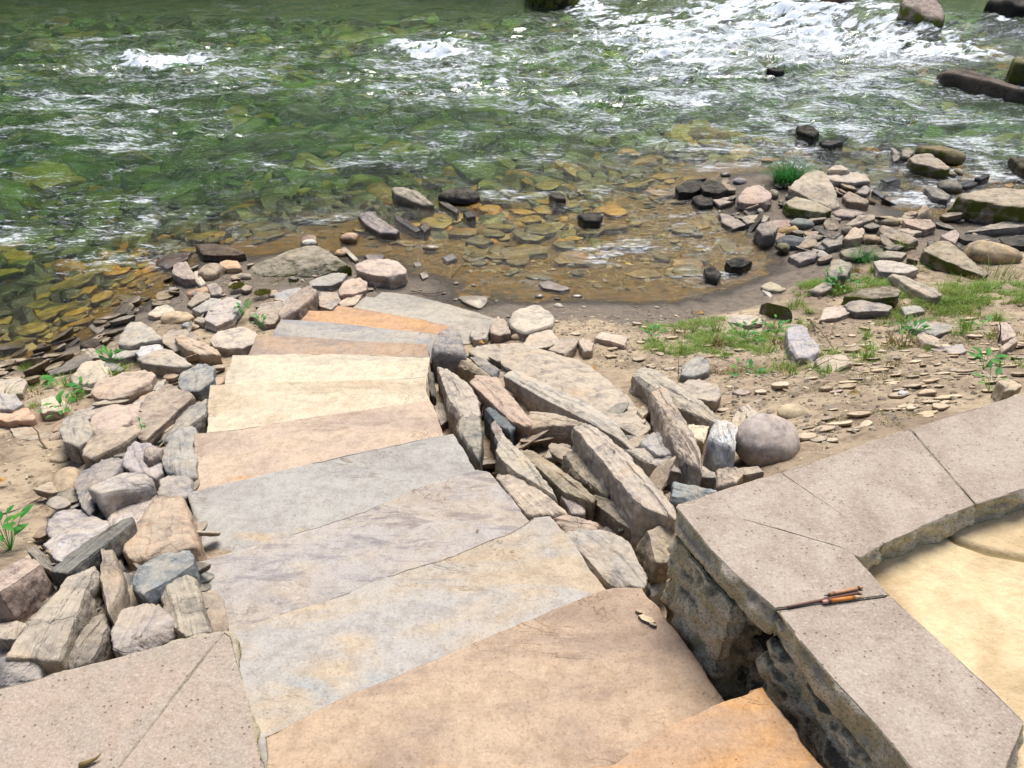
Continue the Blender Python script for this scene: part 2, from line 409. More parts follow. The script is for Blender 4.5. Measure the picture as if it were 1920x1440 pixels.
# ------------------------------------------------------------------ flat slabs with broken edges (ring construction)
def resample(P, m):
    P = np.asarray(P, float); Q = np.vstack([P, P[:1]]); d = np.linalg.norm(np.diff(Q, axis=0), axis=1); s = np.concatenate([[0], np.cumsum(d)])
    t = np.linspace(0, s[-1], m, endpoint=False)
    # keep the corners
    for i in range(len(P)):
        j = int(np.argmin(np.abs(t-s[i]))); t[j] = s[i]
    t = np.sort(t)
    return np.column_stack([np.interp(t, s, Q[:, k]) for k in range(Q.shape[1])])
def slab(name, poly, thick, mat, label, cat, group=None, m=260, jag=.006, rough=.012, bulge=.0, top=.0025, bev=.006, parent=None, seed=0, kind=None, side_rings=9, bevjit=.6):
    """poly: Nx3 world outline of the top, thick: how far it goes down"""
    P = resample(poly, m); sd = seed
    z0 = P[:, 2].mean()
    c = P.mean(0); c[2] = P[:, 2].mean()
    # centroid inside
    d = P-np.roll(P, 1, 0); tang = (np.roll(P, -1, 0)-np.roll(P, 1, 0))[:, :2]; tang /= np.linalg.norm(tang, axis=1)[:, None]+1e-9
    area = .5*np.sum(P[:, 0]*np.roll(P[:, 1], -1)-np.roll(P[:, 0], -1)*P[:, 1])
    out = np.column_stack([tang[:, 1], -tang[:, 0]])*(1 if area > 0 else -1)
    j = fbm(P*6+sd*3.1, 3, sd)*jag*1.3+fbm(P*32+sd, 2, sd+4)*jag*.6
    P[:, :2] += out*j[:, None]
    rel = P-c; rad = np.hypot(rel[:, 0], rel[:, 1]); an = np.unwrap(np.arctan2(rel[:, 1], rel[:, 0])); sg = 1 if an[-1] > an[0] else -1
    an2 = np.maximum.accumulate(an*sg+np.arange(m)*1e-6)*sg
    for _ in range(2): an2[1:-1] = .25*an2[:-2]+.5*an2[1:-1]+.25*an2[2:]
    P[:, 0] = c[0]+rad*np.cos(an2); P[:, 1] = c[1]+rad*np.sin(an2)
    rings = []; K = 22
    fr = np.concatenate([np.linspace(.02, .93, K), [.965, .985]])
    for f in fr:
        R_ = c+(P-c)*f; rings.append(R_.copy())
    nt = len(rings)
    bw = bev*(1+bevjit*vnoise(P*14+9, sd+2))
    e1 = P.copy(); e1[:, :2] -= out*bw[:, None]; rings.append(e1)
    e2 = P.copy(); e2[:, :2] -= out*(bw*.35)[:, None]; e2[:, 2] -= bw*.3; rings.append(e2)
    e3 = P.copy(); e3[:, 2] -= bw; rings.append(e3)
    for i in range(1, side_rings+1):
        f = i/side_rings
        S_ = P.copy(); S_[:, 2] -= bev+(thick-bev)*f
        q = S_.copy(); 
        ly = vnoise(np.column_stack([q[:, 0]*4, q[:, 1]*4, q[:, 2]*70]), sd+5)
        dd = fbm(q*np.array([12, 12, 16]), 4, sd+8, .62)*rough*(.5 if i == side_rings else 1)+ly*rough*.45+bulge*math.sin(min(f, 1)*math.pi)
        S_[:, :2] += out*dd[:, None]; rings.append(S_)
    V = np.vstack(rings)
    tv = np.arange(nt*m)
    q = V[tv]; 
    dz = fbm(q*np.array([3, 3, 1])+sd, 4, sd+20)*top+np.clip(fbm(q*np.array([2.2, 4, 1])+sd*2, 4, sd+31)*1.6-.4, 0, 1)*top*.8
    V[tv, 2] += dz
    V = np.vstack([c+np.array([0, 0, dz[0]]), V, c-np.array([0, 0, thick])]); nr = len(rings)
    F = []
    idx = lambda r, i: 1+r*m+(i % m)
    for i in range(m): F.append((0, idx(0, i), idx(0, i+1)))
    for r in range(nr-1):
        for i in range(m): F.append((idx(r, i), idx(r+1, i), idx(r+1, i+1), idx(r, i+1)))
    last = len(V)-1
    for i in range(m): F.append((last, idx(nr-1, i+1), idx(nr-1, i)))
    if area < 0: F = [tuple(reversed(f)) for f in F]
    org = np.array([c[0], c[1], z0-thick])
    me = mesh_np(name, V-org, F, True)
    o = link(name, me, mat, parent); o.location = org
    tag(o, label, cat, group, kind)
    return o
def pz(z, *pts): return np.array([atz(x, y, z) for x, y in pts])
def pts(s):
    return [tuple(float(a) for a in t.split(',')) for t in s.split()]
M = {}
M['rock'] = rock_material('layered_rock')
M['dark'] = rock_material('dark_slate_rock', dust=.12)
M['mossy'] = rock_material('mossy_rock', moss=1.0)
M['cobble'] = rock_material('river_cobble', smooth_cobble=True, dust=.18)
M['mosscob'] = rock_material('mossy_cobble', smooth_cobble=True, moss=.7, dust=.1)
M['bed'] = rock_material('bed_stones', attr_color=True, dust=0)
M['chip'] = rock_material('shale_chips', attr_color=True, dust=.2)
M['cap'] = concrete_material('capstone_grey', '#ccbcac', '#b9a898')
M['cap_pink'] = concrete_material('capstone_pink', '#cbb6a4', '#c2b3a2')
M['block'] = concrete_material('split_face_block', '#8d8674', '#6f6a5c', .5, True)

# ------------------------------------------------------------------ steps
STEPS = [
 (-.03, 'orange', '1100,1440 1150,1425 1180,1410 1240,1372 1300,1345 1355,1312 1430,1288 1470,1335 1545,1440 1600,1530 1100,1530', ('#c9a98b', '#d6a672', '#e0a25c', .55), 'topmost step, a tan slab with orange iron stains beside the wall'),
 (-.18, 'tan', '490,1378 640,1310 790,1245 900,1200 985,1165 1085,1125 1135,1103 1175,1098 1205,1100 1235,1135 1265,1175 1310,1240 1358,1310 1400,1370 1400,1500 500,1500 495,1420', ('#cfb69b', '#b7a08c', '#cda67c', .5), 'large tan brown step slab with a flaked patch, second from the top'),
 (-.33, 'grey', '425,1187 560,1142 700,1092 840,1042 950,1000 985,985 1000,970 1030,968 1060,1000 1100,1060 1140,1107 1180,1200 1000,1300 500,1450 480,1390 430,1250', ('#bfbab3', '#cdbba2', '#acb4b9', .5), 'wide grey step slab streaked with tan, ending in a pale blue grey corner'),
 (-.48, 'purple grey', '362,1055 470,1025 600,985 700,950 780,915 895,878 920,885 960,930 990,975 1020,1020 1000,1060 440,1260 395,1180 370,1120 365,1075', ('#bdb6b0', '#c6b9aa', '#aaa5a4', .5), 'purple grey step slab with dark mottled bands'),
 (-.63, 'blue grey', '350,928 362,920 470,895 560,875 690,845 800,822 850,812 870,845 890,878 925,925 900,960 800,1000 500,1090 375,1105 370,1050 375,1010 362,970', ('#bdb9b1', '#b8b3ac', '#cdb593', .5), 'blue grey step slab with fine straight grain and a chipped left end'),
 (-.78, 'pink tan', '365,812 440,805 560,785 700,765 805,750 820,780 830,812 850,850 700,900 480,950 362,975 360,900 363,850', ('#d3bda5', '#c4b09e', '#d9a670', .5), 'pinkish tan step slab with a rusty band across its left half'),
 (-.93, 'cream', '395,722 480,718 600,715 720,712 800,705 802,740 815,760 822,790 700,820 560,840 383,860 388,770', ('#d8cab0', '#cdbb9f', '#e3b678', .5), 'cream step slab with a warm orange front patch'),
 (-1.08, 'pale', '435,665 560,663 690,666 805,670 802,700 803,740 600,765 415,770 425,700', ('#d9cdb2', '#cfc4ae', '#dcc091', .5), 'palest cream step slab, with a dark crack at its right end'),
 (-1.20, 'orange brown', '480,628 560,630 650,638 800,645 806,670 806,700 600,710 440,710 468,660', ('#c8ad92', '#b3a396', '#dba872', .5), 'orange brown step slab with a grey far edge'),
 (-1.32, 'grey and tan', '525,598 600,603 700,613 840,628 825,680 700,685 505,660 515,620', ('#c2b9ab', '#adacaa', '#cbb18c', .5), 'narrow grey and tan step slab below the tilted red brown slab'),
 (-1.44, 'orange', '563,601 578,582 625,583 633,572 700,583 780,597 845,611 850,640 700,640 600,625', ('#d4ab80', '#c9a486', '#e0a660', .5), 'bright orange step slab, the most orange of the lower steps'),
 (-1.56, 'pale grey', '660,578 685,555 720,560 800,576 870,590 925,600 920,622 880,645 840,645 700,612', ('#c5bbaa', '#b5b0a4', '#d2bd98', .5), 'pale grey step slab, second from the sand'),
 (-1.66, 'grey', '700,560 715,547 760,551 830,567 925,594 935,615 850,625 690,590', ('#c0b6a4', '#aeaaa0', '#cbb893', .4), 'lowest step, a long pale slab lying on the sand'),
]
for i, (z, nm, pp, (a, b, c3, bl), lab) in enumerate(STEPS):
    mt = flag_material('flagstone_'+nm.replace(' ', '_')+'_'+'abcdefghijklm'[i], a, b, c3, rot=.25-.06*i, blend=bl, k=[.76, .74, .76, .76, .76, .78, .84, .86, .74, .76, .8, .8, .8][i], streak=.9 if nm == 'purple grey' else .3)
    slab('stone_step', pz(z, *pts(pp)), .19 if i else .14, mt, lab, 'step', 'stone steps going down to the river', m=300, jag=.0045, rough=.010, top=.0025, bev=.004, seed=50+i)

# ------------------------------------------------------------------ retaining wall
ZC = .12
def cap(name, pp, mat, lab, seed, thick=.078, **kw):
    return slab(name, pz(ZC, *pts(pp)), thick, mat, lab, 'capstone', 'capstones on the garden walls', m=320, jag=.0014, rough=.014, top=.0012, bev=.0022, seed=seed, side_rings=12, **kw)
cap('capstone', '1294,944 1588,1030 1597,1034 1671,1117 1453,1143 1400,1096 1330,1030 1267,951 1272,944', M['cap'], 'mitred grey capstone with the pencils lying on its near edge', 1)
cap('capstone', '1276,943 1463,886 1656,1016 1655,1021 1612,1046 1590,1029.5', M['cap'], 'narrow wedge shaped capstone between the mitre and the long capstones', 2)
cap('capstone', '1465,886 1706,804 1828,945 1658,1018', M['cap'], 'long grey capstone in the middle of the far wall run', 3)
cap('capstone', '1709,803 1920,736 2110,678 2240,800 1920,918 1831,946', M['cap'], 'grey capstone with a pale worn patch at the right edge of the photo', 4)
cap('capstone', '1455,1144 1672,1118 1760,1200 1840,1275 1921,1352 1890,1440 1870,1500 1800,1560 1760,1500 1650,1370 1560,1270 1500,1200', M['cap'], 'large grey capstone running towards the viewer in the lower right', 5)
cap('capstone', '-160,1332 0,1291 200,1238 413,1182 420,1186 222,1440 170,1510 -160,1510', M['cap_pink'], 'pinkish capstone on the left with the diagonal joint', 6)
cap('capstone', '421,1184 433,1192 450,1260 475,1350 492,1440 500,1500 480,1560 180,1512 223,1440', M['cap_pink'], 'triangular pinkish capstone with a rough broken right edge', 7)
C0 = atz(1265, 950, ZC); D1 = np.array([.368, -.93, 0]); D1 /= np.linalg.norm(D1); N1 = np.array([-D1[1], D1[0], 0]); D2 = np.array([.923, .384, 0])
def wall_block(lab, org, du, ln, dn, dp, zt, zb, seed, rough=.02):
    P = np.array([org, org+du*ln, org+du*ln+dn*dp, org+dn*dp]); P[:, 2] = zt
    return slab('wall_block', P, zt-zb, M['block'], lab, 'wall block', 'rough blocks of the garden wall', m=300, jag=.008, rough=rough, bulge=.008, top=.004, bev=.012, seed=seed, side_rings=34)
o1 = C0+N1*.035+D1*.02
wall_block('rough dark block under the corner of the wall', o1-N1*.035, D1, .24, N1, .26, ZC-.081, -.34, 21, .018)
wall_block('recessed rough block behind the gap in the wall', o1+D1*.225+N1*.06, D1, .20, N1, .2, -.13, -.42, 22, .03)
wall_block('long rough block below the near capstone, beside the top step', o1+D1*.345+N1*.02, D1, .46, N1, .24, ZC-.081, -.20, 23, .026)
wall_block('rough block at the bottom edge of the photo, under the near capstone', o1+D1*.815+N1*.015, D1, .5, N1, .24, ZC-.081, -.24, 24, .026)
wall_block('low footing block between the top step and the wall', o1+D1*.40+N1*.03, D1, .9, N1, .2, -.205, -.4, 25, .02)
o2 = C0+D2*.30-np.array([0, 0, 0])
o2 = C0+D2*.33+D1*.05
wall_block('buried block under the far wall run', o2, D2, .62, D1, .24, ZC-.081, -.45, 26)
wall_block('buried block at the right under the far wall run', o2+D2*.63, D2, .7, D1, .24, ZC-.081, -.45, 27)
L0 = atz(418, 1190, ZC); LD = np.array([.167, -.293, 0]); LD /= np.linalg.norm(LD); LN = np.array([-.943, -.333, 0])
wall_block('wall block hidden beneath the left capstones', L0+LD*.05+LN*.04, LD, .6, LN, .5, ZC-.092, -.4, 28)

# ------------------------------------------------------------------ patio
ZP = ZC-.077
def patio():
    t = NT('sandy_flagstone'); P = t.n('TexCoord').outputs['Object']
    j = t.n('Attribute', attribute_name='joint').outputs['Fac']
    c = t.mix(t.ramp(t.noise(P, 2.6, 5, .6, .7), .38, .62), lin('#ead2a8', .80), lin('#d3b890', .70))
    c = t.mix(t.ramp(t.noise(P, 9, 5, .65), .52, .7, 0, .6), c, lin('#ead6a8', .74))
    n3 = t.noise(P, 150, 3, .7); c = t.mix(t.ramp(n3, .62, .72, 0, .5), c, lin('#8d6f3f', .5))
    n2 = t.noise(P, 22, 6, .7); c = t.mix(t.ramp(n2, .35, .7, 0, .3), c, lin('#b59b68', .6))
    c = t.mix(j, c, lin('#b8a070', .42))
    f = t.noise(t.mapping(P, (1, 1, 1)), 4.5, 7, .62, .35)
    h = t.math('MULTIPLY_ADD', n2, .25, t.math('MULTIPLY', f, 1.1)); h = t.math('MULTIPLY_ADD', n3, .05, h)
    t.principled(c, .85, t.bump(h, .75, .03), spec=.25)
    A = C0+N1*.27+D2*0; xs = np.linspace(0, 2.6, 300); ys = np.linspace(.20, 2.2, 290)
    n = N1; X, Y = np.meshgrid(xs, ys); G = (C0+N1*.20)[None, None]+X[..., None]*N1+Y[..., None]*D1
    cur = np.array([atz(*q, ZP)[:2] for q in [(1700, 925), (1740, 975), (1795, 1015), (1850, 1035), (1920, 1048), (2100, 1060)]])
    cur = resample_open(cur, 120)
    g = G[..., :2].reshape(-1, 2); d = np.sqrt(((g[:, None]-cur[None])**2).sum(-1)).min(1)
    jt = np.clip(1-(d-.006)/.010, 0, 1)
    p3 = np.column_stack([g, np.zeros(len(g))])
    z = ZP+fbm(p3*3.2, 4, 77)*.0035+np.clip(fbm(p3*2.1+5, 4, 78)*5-1.0, 0, 1)*.004-jt*.009
    V = np.column_stack([g, z]); nx, ny = len(xs), len(ys)
    i = np.arange(ny-1)[:, None]*nx+np.arange(nx-1)[None]; i = i.ravel()
    # D1 x N1 orientation: flip if needed
    Q = np.column_stack([i, i+nx, i+nx+1, i+1])
    me = mesh_fast('patio', V, Q)
    if me.polygons[0].normal[2] < 0:
        me.flip_normals()
    attr(me, 'joint', jt); o = link('patio', me, t.m); tag(o, kind='structure')
def resample_open(P, m):
    d = np.linalg.norm(np.diff(P, axis=0), axis=1); s = np.concatenate([[0], np.cumsum(d)]); t = np.linspace(0, s[-1], m)
    return np.column_stack([np.interp(t, s, P[:, k]) for k in range(P.shape[1])])
patio()
# ------------------------------------------------------------------ stones, surveyed one by one:  label | colour | height | corners
def stones(text, group, **kw):
    for ln in text.strip().split('\n'):
        if not ln.strip() or ln.startswith('#'): continue
        f = [a.strip() for a in ln.split('|')]
        kk = dict(kw)
        if len(f) > 4:
            for w in f[4].split():
                if w == 'dark': kk['mat'] = M['dark']
                elif w == 'moss': kk['mat'] = M['mossy']
                elif w == 'round': kk.update(p=7, chips=2, ledge=.3, amp=.7)
                elif w == 'soft': kk.update(p=13, chips=3)
                elif w == 'slab': kk['name'] = 'slab_stone'
                elif w == 'boulder': kk['name'] = 'boulder'
        rock(f[0], f[1], float(f[2]), pts(f[3]), group=group, **kk)
G_L = 'loose stones banked left of the steps'
stones('''
dark brown slab breaking the water where the left bank begins | #5c4a38 | .10 | 367,457 390,455 430,462 458,474 450,478 400,478 380,476 | dark
wet brown wedge of rock half under water left of the dark brown slab | #6b4b2e | .04 | 290,487 330,473 357,472 350,485 315,502 300,500 | dark
tall grey pink stone at the water's edge with dark wet base | #b39c8a | .10 | 325,497 350,490 362,510 365,522 345,522 320,512 |
orange tan block next to the striped round stone | #cb9e6c | .06 | 411,492 425,487 445,488 451,500 425,503 413,500 |
pale narrow wedge leaning on the striped round stone | #c9bba5 | .05 | 358,520 368,505 385,530 375,535 |
small lavender flat stone glistening at the waterline | #a6a2ae | .03 | 317,538 336,540 312,562 305,562 |
orange brown flat stone under the small round grey one | #b98c5f | .05 | 347,548 365,540 388,537 390,546 355,553 |
small grey brown stone with a round top and dark crease | #b5a08e | .06 | 388,533 405,530 417,543 412,551 395,552 |
grey brown stone tilted up beside the flat grey slab | #9c8d77 | .06 | 350,570 372,547 393,550 394,557 360,573 |
smooth grey slab in the upper left rubble | #b3aaa0 | .07 | 360,580 395,557 415,562 400,580 375,585 |
broad pale grey slab beside the weed on the upper left bank | #b9aca3 | .09 | 385,598 393,575 425,558 450,560 452,572 435,595 405,607 | slab
pale cream stone second from the water in the upper left rubble | #cdbba3 | .06 | 278,590 290,575 310,569 327,580 315,588 290,592 |
small tan stone right of the long oval cream cobble | #c8b090 | .04 | 363,600 372,593 388,598 380,605 |
big faceted grey rock with white seams near the left waterline | #aea393 | .12 | 220,640 228,620 245,602 265,606 290,620 300,633 270,636 240,645 |
low brown slab between the faceted rock and the curved one | #a6957f | .05 | 298,635 315,620 345,617 370,632 350,650 325,655 | slab
curved rusty sided stone with a pale sloping top | #c6a985 | .11 | 328,632 345,628 375,643 400,650 412,662 380,664 355,655 335,645 |
big pale slab jutting toward the upper left corner of the steps | #cbb6a2 | .10 | 394,636 410,620 450,612 478,622 484,636 452,648 425,650 400,645 | slab
long layered grey tan rock lying across the bank | #b8a68f | .11 | 258,672 285,658 310,654 338,668 358,682 345,686 300,684 270,680 |
long low grey slab behind the layered rock | #a69f94 | .06 | 195,670 230,655 265,645 300,642 305,652 260,662 225,672 | slab
white grey patch stone wedged above the layered rock | #c7c6c9 | .08 | 255,660 265,647 298,643 305,655 280,660 262,668 |
small pointed tan stone at the left waterline | #b9a58c | .05 | 150,655 170,652 193,665 165,673 150,668 |
dark grey slab dipping into the river at the left | #857c6c | .05 | 85,688 125,667 160,663 172,672 135,690 95,700 | dark slab
cream stone beside the leafy weed on the left bank | #c6b496 | .09 | 135,700 150,680 190,674 207,690 195,708 170,716 140,720 |
large warm brown layered rock with a deep undercut | #c0a283 | .13 | 173,733 185,712 230,698 270,695 290,702 278,716 240,732 205,745 182,745 |
pale layered stone cut by the left frame edge above the grey one | #bfae94 | .08 | -15,712 35,708 50,712 38,735 -10,738 |
grey block at the left frame edge resting on the orange stone | #b0a8a0 | .10 | -10,740 28,738 42,755 20,766 -10,766 |
orange block at the left frame edge | #cf9f72 | .07 | -12,767 5,765 50,762 63,780 58,786 12,788 -12,784 |
pale stone under the seedling near the left frame edge | #cdb893 | .06 | 73,755 95,742 127,755 115,768 80,773 |
knobbly dark and white boulder on the left bank | #a49b8c | .16 | 108,800 125,782 150,772 172,795 165,815 140,830 118,825 | boulder
large smooth pinkish rock behind the ochre grey one | #bda28c | .13 | 160,792 175,775 210,758 250,755 265,765 242,792 205,808 178,815 | soft boulder
low pinkish slab behind the large pinkish rock | #b9a28f | .07 | 135,775 175,760 205,762 230,757 180,780 150,792 | slab
tan rock with a rusty underside below the pinkish rocks | #b49e7f | .13 | 152,850 165,822 195,810 250,796 262,810 235,828 200,850 172,856 |
long rough brown slab pointing up the bank | #9c8873 | .12 | 240,790 275,745 315,722 350,735 360,742 335,765 290,812 268,825 260,802 | slab
pale long slab behind the rough brown one | #bdb1a0 | .06 | 245,755 285,718 310,712 300,735 260,770 | slab
blue grey fractured rock against the upper left of the steps | #8d9291 | .12 | 333,720 345,695 375,680 400,685 398,712 365,735 345,732 |
dark teal slab standing in the gap by the steps | #56605c | .05 | 278,828 300,800 312,798 308,825 290,830 | dark
grey layered rock beside the cream step | #9b948b | .13 | 308,820 330,785 350,765 392,745 390,772 350,798 320,828 |
rough blue and yellow rock squeezed against the pink tan step | #a3a199 | .15 | 302,850 312,830 325,812 350,800 370,803 366,850 366,885 338,888 312,875 |
lavender grey slab with a small stone on it | #aba0a3 | .12 | 228,870 240,840 255,828 285,832 305,850 302,880 288,890 250,882 | slab
thin brown stone lying on the lavender slab | #a6917f | .17 | 268,855 275,842 305,840 302,853 275,863 |
dark grey slab beneath the pale elongated stone | #8e8786 | .14 | 138,905 160,878 200,860 232,860 225,880 180,905 165,935 165,955 150,940 | slab
pale elongated stone like a loaf resting on the slabs | #b9b09f | .22 | 165,912 185,898 235,885 275,888 286,900 265,912 220,925 183,925 | slab
dark green grey stone in the shade under the loaf shaped stone | #6f716a | .09 | 162,962 170,940 195,932 205,948 195,970 | dark
pale pink flat stone in the middle of the left rubble | #c0ad9f | .11 | 198,960 225,935 275,915 297,925 292,950 260,980 210,1000 | slab
grey stone split in two against the blue grey step | #a39a91 | .14 | 293,928 300,900 325,893 360,893 362,925 340,932 |
large ochre topped rock, the biggest on the left, touching the steps | #bb9a78 | .17 | 222,1015 240,992 280,940 310,926 345,928 354,970 372,1012 365,1022 310,1030 262,1045 228,1035 | soft boulder
mauve grey slab at the edge of the soil on the left | #aca09b | .10 | 82,985 95,965 140,950 165,970 200,980 200,1000 130,1005 90,1005 | slab
pale fractured slab left of the long dark blade | #b9b0ab | .12 | 85,1020 120,990 200,983 210,1000 175,1025 125,1052 105,1045 | slab
long thin dark blade of slate lying diagonally | #7c7970 | .20 | 96,1066 140,1030 190,997 243,970 248,982 200,1022 130,1070 | dark slab
long pinkish block at the left frame edge with a dark rough side | #b79c88 | .22 | -30,1090 0,1072 52,1043 80,1062 62,1078 0,1108 -30,1120 |
dark twisted wedge under the pale fractured slab | #807868 | .15 | 50,1030 70,1025 92,1045 115,1075 105,1080 75,1060 |
very long angular grey tan rock pointing to the left capstone | #b3a48f | .20 | 12,1225 60,1160 100,1125 125,1088 172,1065 184,1072 170,1105 145,1145 108,1225 60,1232 |
upright tan slab with a pale edge in the lower left rubble | #ad9a80 | .20 | 187,1060 190,1030 212,1035 228,1075 230,1105 214,1140 202,1150 192,1125 | slab
small orange stone wedged between two upright rocks | #c19a62 | .10 | 165,1138 188,1120 193,1148 172,1155 |
dark layered rock with yellow flecks touching the left capstone | #8b8272 | .17 | 118,1250 140,1205 162,1162 196,1150 207,1165 198,1200 170,1240 128,1258 |
blue grey rounded rock with white veins | #8a9093 | .17 | 250,1085 265,1055 300,1037 355,1035 364,1045 358,1065 320,1080 300,1108 270,1118 252,1105 |
tan rock leaning against the purple grey step | #ad9c86 | .17 | 303,1135 305,1102 330,1078 364,1078 368,1110 380,1140 392,1180 350,1190 312,1165 |
mauve and tan marbled slab tucked behind the left capstone | #a79c93 | .16 | 210,1185 220,1140 265,1128 310,1143 335,1165 325,1190 270,1215 240,1225 212,1215 | slab
purple grey slab in the lower left corner behind the capstone | #9a918f | .18 | -20,1240 20,1228 75,1213 86,1228 76,1280 40,1288 -20,1290 | slab
bright orange pebble peeping over the left capstone | #d9a35f | .10 | 75,1275 95,1262 112,1268 100,1280 75,1285 | round
pale rough stone at the left frame edge below the dark block | #bfae97 | .12 | -10,1170 20,1162 55,1170 35,1198 -10,1195 |
dark grey slab in the shadow behind the long angular rock | #77746c | .09 | 35,1150 90,1100 132,1080 118,1110 95,1135 45,1155 | dark slab
small pale shard beside the upright tan slab | #c2b08d | .12 | 112,1075 135,1062 133,1072 120,1082 |
flat brown stone between the ochre rock and the upright slab | #93816d | .10 | 150,1075 185,1040 215,1030 235,1060 195,1085 | slab
small grey stone beside the curved rusty stone | #a99b89 | .05 | 300,660 322,655 330,665 312,672 |
flat brown stone half buried left of the knobbly boulder | #a48f75 | .02 | 20,805 60,800 100,815 70,825 30,822 | slab
rusty brown stone below the pale layered one at the frame edge | #94806a | .04 | 300,870 312,868 330,890 305,898 |
dark gap stone between the blue grey rock and the ochre rock | #55544c | .05 | 228,1070 255,1060 262,1080 240,1095 | dark
long brown slab running under the grey capstone side rubble | #8f8373 | .08 | 215,1120 240,1095 300,1120 290,1140 230,1150 |
''', G_L)
cob = lambda lab, c, x, y, rx, ry, rot=0, **k: cobble(lab, c, x, y, rx, ry, rot, group=k.pop('group', G_L), **k)
cob('round striped stone with dark seams near the orange tan block', '#b9a68c', 397, 511, 22, 18, mat=M['rock'], hf=.7)
cob('oval cream cobble, the largest pale oval on the upper left bank', '#cdb795', 334, 599, 31, 15, 3)
cob('blue grey pebble in front of the oval cream cobble', '#a3a6a6', 352, 610, 11, 6)
cob('small cream pebble beside the blue grey pebble', '#cfc0a2', 361, 613, 13, 5, 5)
cob('round grey brown pebble right of the striped stone', '#ad9f8b', 458, 519, 14, 7, group='pebbles on the upper left bank')
cob('isolated egg shaped pebble lying on the bare soil', '#b9a88c', 113, 859, 18, 10, 5)
cob('large smooth tan boulder half sunk in the left soil', '#bfa78a', 128, 925, 34, 44, -20, hf=.75, name='boulder', lift=.2)
cob('wet dark round stone at the left waterline', '#5d5146', 172, 648, 20, 12, mat=M['cobble'])
cob('pebble in the shade left of the knobbly boulder', '#a99a86', 105, 822, 10, 12)

G_M = 'stones at the foot of the steps'
stones('''
big wedge shaped boulder with moss and a dark hollow front | #8f8268 | .15 | 478,498,.05 522,478 565,460,.2 590,458,.2 612,470,.18 640,490 655,502,.08 650,510,.02 600,517,.02 500,518,.0 470,508,.0 | moss boulder
big pale faceted rock near the top end of the steps | #c6b29c | .14 | 668,495 690,488 730,484 745,490 760,503 757,510 735,518 700,514 672,506 | boulder
grey layered slab lying in front of the mossy boulder | #a7a199 | .07 | 575,528 600,518 630,510 650,513 640,526 620,534 585,534 | slab
warm tan rock touching the grey layered slab | #c4a286 | .08 | 635,540 645,525 675,520 688,530 685,543 660,550 637,550 |
tan flat piece between the warm tan rock and the orange step | #c9ac8c | .05 | 635,565 665,552 680,550 667,570 640,573 |
mauve brown stone filling the corner above the orange step | #ac9b8d | .05 | 595,560 600,548 635,548 640,563 620,578 600,573 |
tilted red brown slab standing on edge beside the steps | #a88f7b | .17 | 522,583 545,552 580,537 593,543 590,556 560,578 525,597 | slab
flat blue grey stone behind the tilted red brown slab | #a19f9f | .05 | 512,550 560,537 575,545 545,570 525,570 | slab
brown stone left of the tilted red brown slab | #a3907b | .07 | 475,590 490,570 530,565 533,580 515,603 490,603 |
sharp purple slab lying half in the water | #8f8280 | .07 | 672,402 695,396 712,408 748,430 740,437 710,435 685,418 | slab
angular rock with pale top and black wet face at the waterline | #a3977d | .15 | 735,350 750,348 775,356 790,362 812,384,.06 790,384,.06 760,372,.1 740,362 | boulder
orange stone at the waterline behind the mossy boulder | #b98e5a | .05 | 565,440 590,438 593,450 565,453 |
white pink slab lying alone on the grey sand | #cdbba2 | .035 | 857,553 885,550 912,553 915,563 900,575 872,566 | round
thin dark sliver beside the purple slab | #6b6058 | .03 | 738,400 760,412 790,430 780,434 745,415 | dark
small brown wet stone between the purple slab and the cove | #6b5640 | .05 | 785,425 800,415 808,427 795,435 | dark soft
flat brown stone by the black oval one | #6b5c42 | .04 | 822,378 832,372 860,392 855,400 835,388 | soft
small black stone breaking the cove surface | #3c3934 | .05 | 868,398 885,396 893,404 875,408 | dark
black jagged rock breaking the middle of the cove | #2e2d2b | .10 | 1085,402 1115,396 1130,402 1125,412 1095,412 | dark
low brown rock awash in the cove left of the jagged black one | #4c4436 | .07 | 1030,363 1050,360 1062,372 1040,372 | dark
pale flat stone right of the twig | #c6b39b | .03 | 787,512 798,508 805,518 792,522 |
tiny pale stone near the lowest step | #c9bda9 | .025 | 775,492 788,490 790,498 778,500 |
pinkish flake between the cove and the pale sand slab | #b59d8a | .03 | 1010,530 1030,526 1068,540 1050,545 1020,540 |
narrow pale finger of stone near the mossy boulder | #c8bfa4 | .04 | 640,465 648,463 672,486 665,488 |
pink purple flat stone left of the cove | #a28c86 | .03 | 683,478 700,474 722,478 718,486 690,487 |
grey flake lying in the shallows near the twig | #9f9ba0 | .03 | 828,480 850,476 857,484 838,490 |
''', G_M)
cob('smooth black oval boulder at the edge of the cove', '#3b3a3a', 861, 371, 41, 17, 12, group=G_M, name='boulder', k=.7, mat=M['cobble'])
cob('pinkish round cobble behind the pale faceted rock', '#c9a98c', 655, 447, 18, 11, -8, group=G_M)
cob('small tan egg shaped pebble by the stone finger', '#c2a37e', 639, 476, 11, 8, 10, group=G_M)
cob('white pebble on the crest of the mossy boulder', '#d6d2c6', 580, 455, 14, 6, 0, group=G_M, lift=3.2)
cob('small cream pebble lying in the shallow edge', '#cbb596', 808, 465, 16, 6, 0, group=G_M)
cob('round pebble under the far edge of the tall grey stone', '#ad9a85', 460, 545, 9, 6, 0, group=G_M)
cob('tiny white pebble on the dark sand', '#d9d4cf', 888, 535, 4, 3, 0, group=G_M)
cob('flat cream pebble on the sand between cove and grass', '#cbb8a0', 1011, 556, 8, 4, 0, group=G_M)
cob('pinkish pebble on the sand at the cove edge', '#b9a095', 1082, 556, 10, 4, 0, group=G_M)
cob('pale sliver pebble on the sand near the big pale rock', '#c9bda9', 1048, 574, 9, 5, 25, group=G_M)

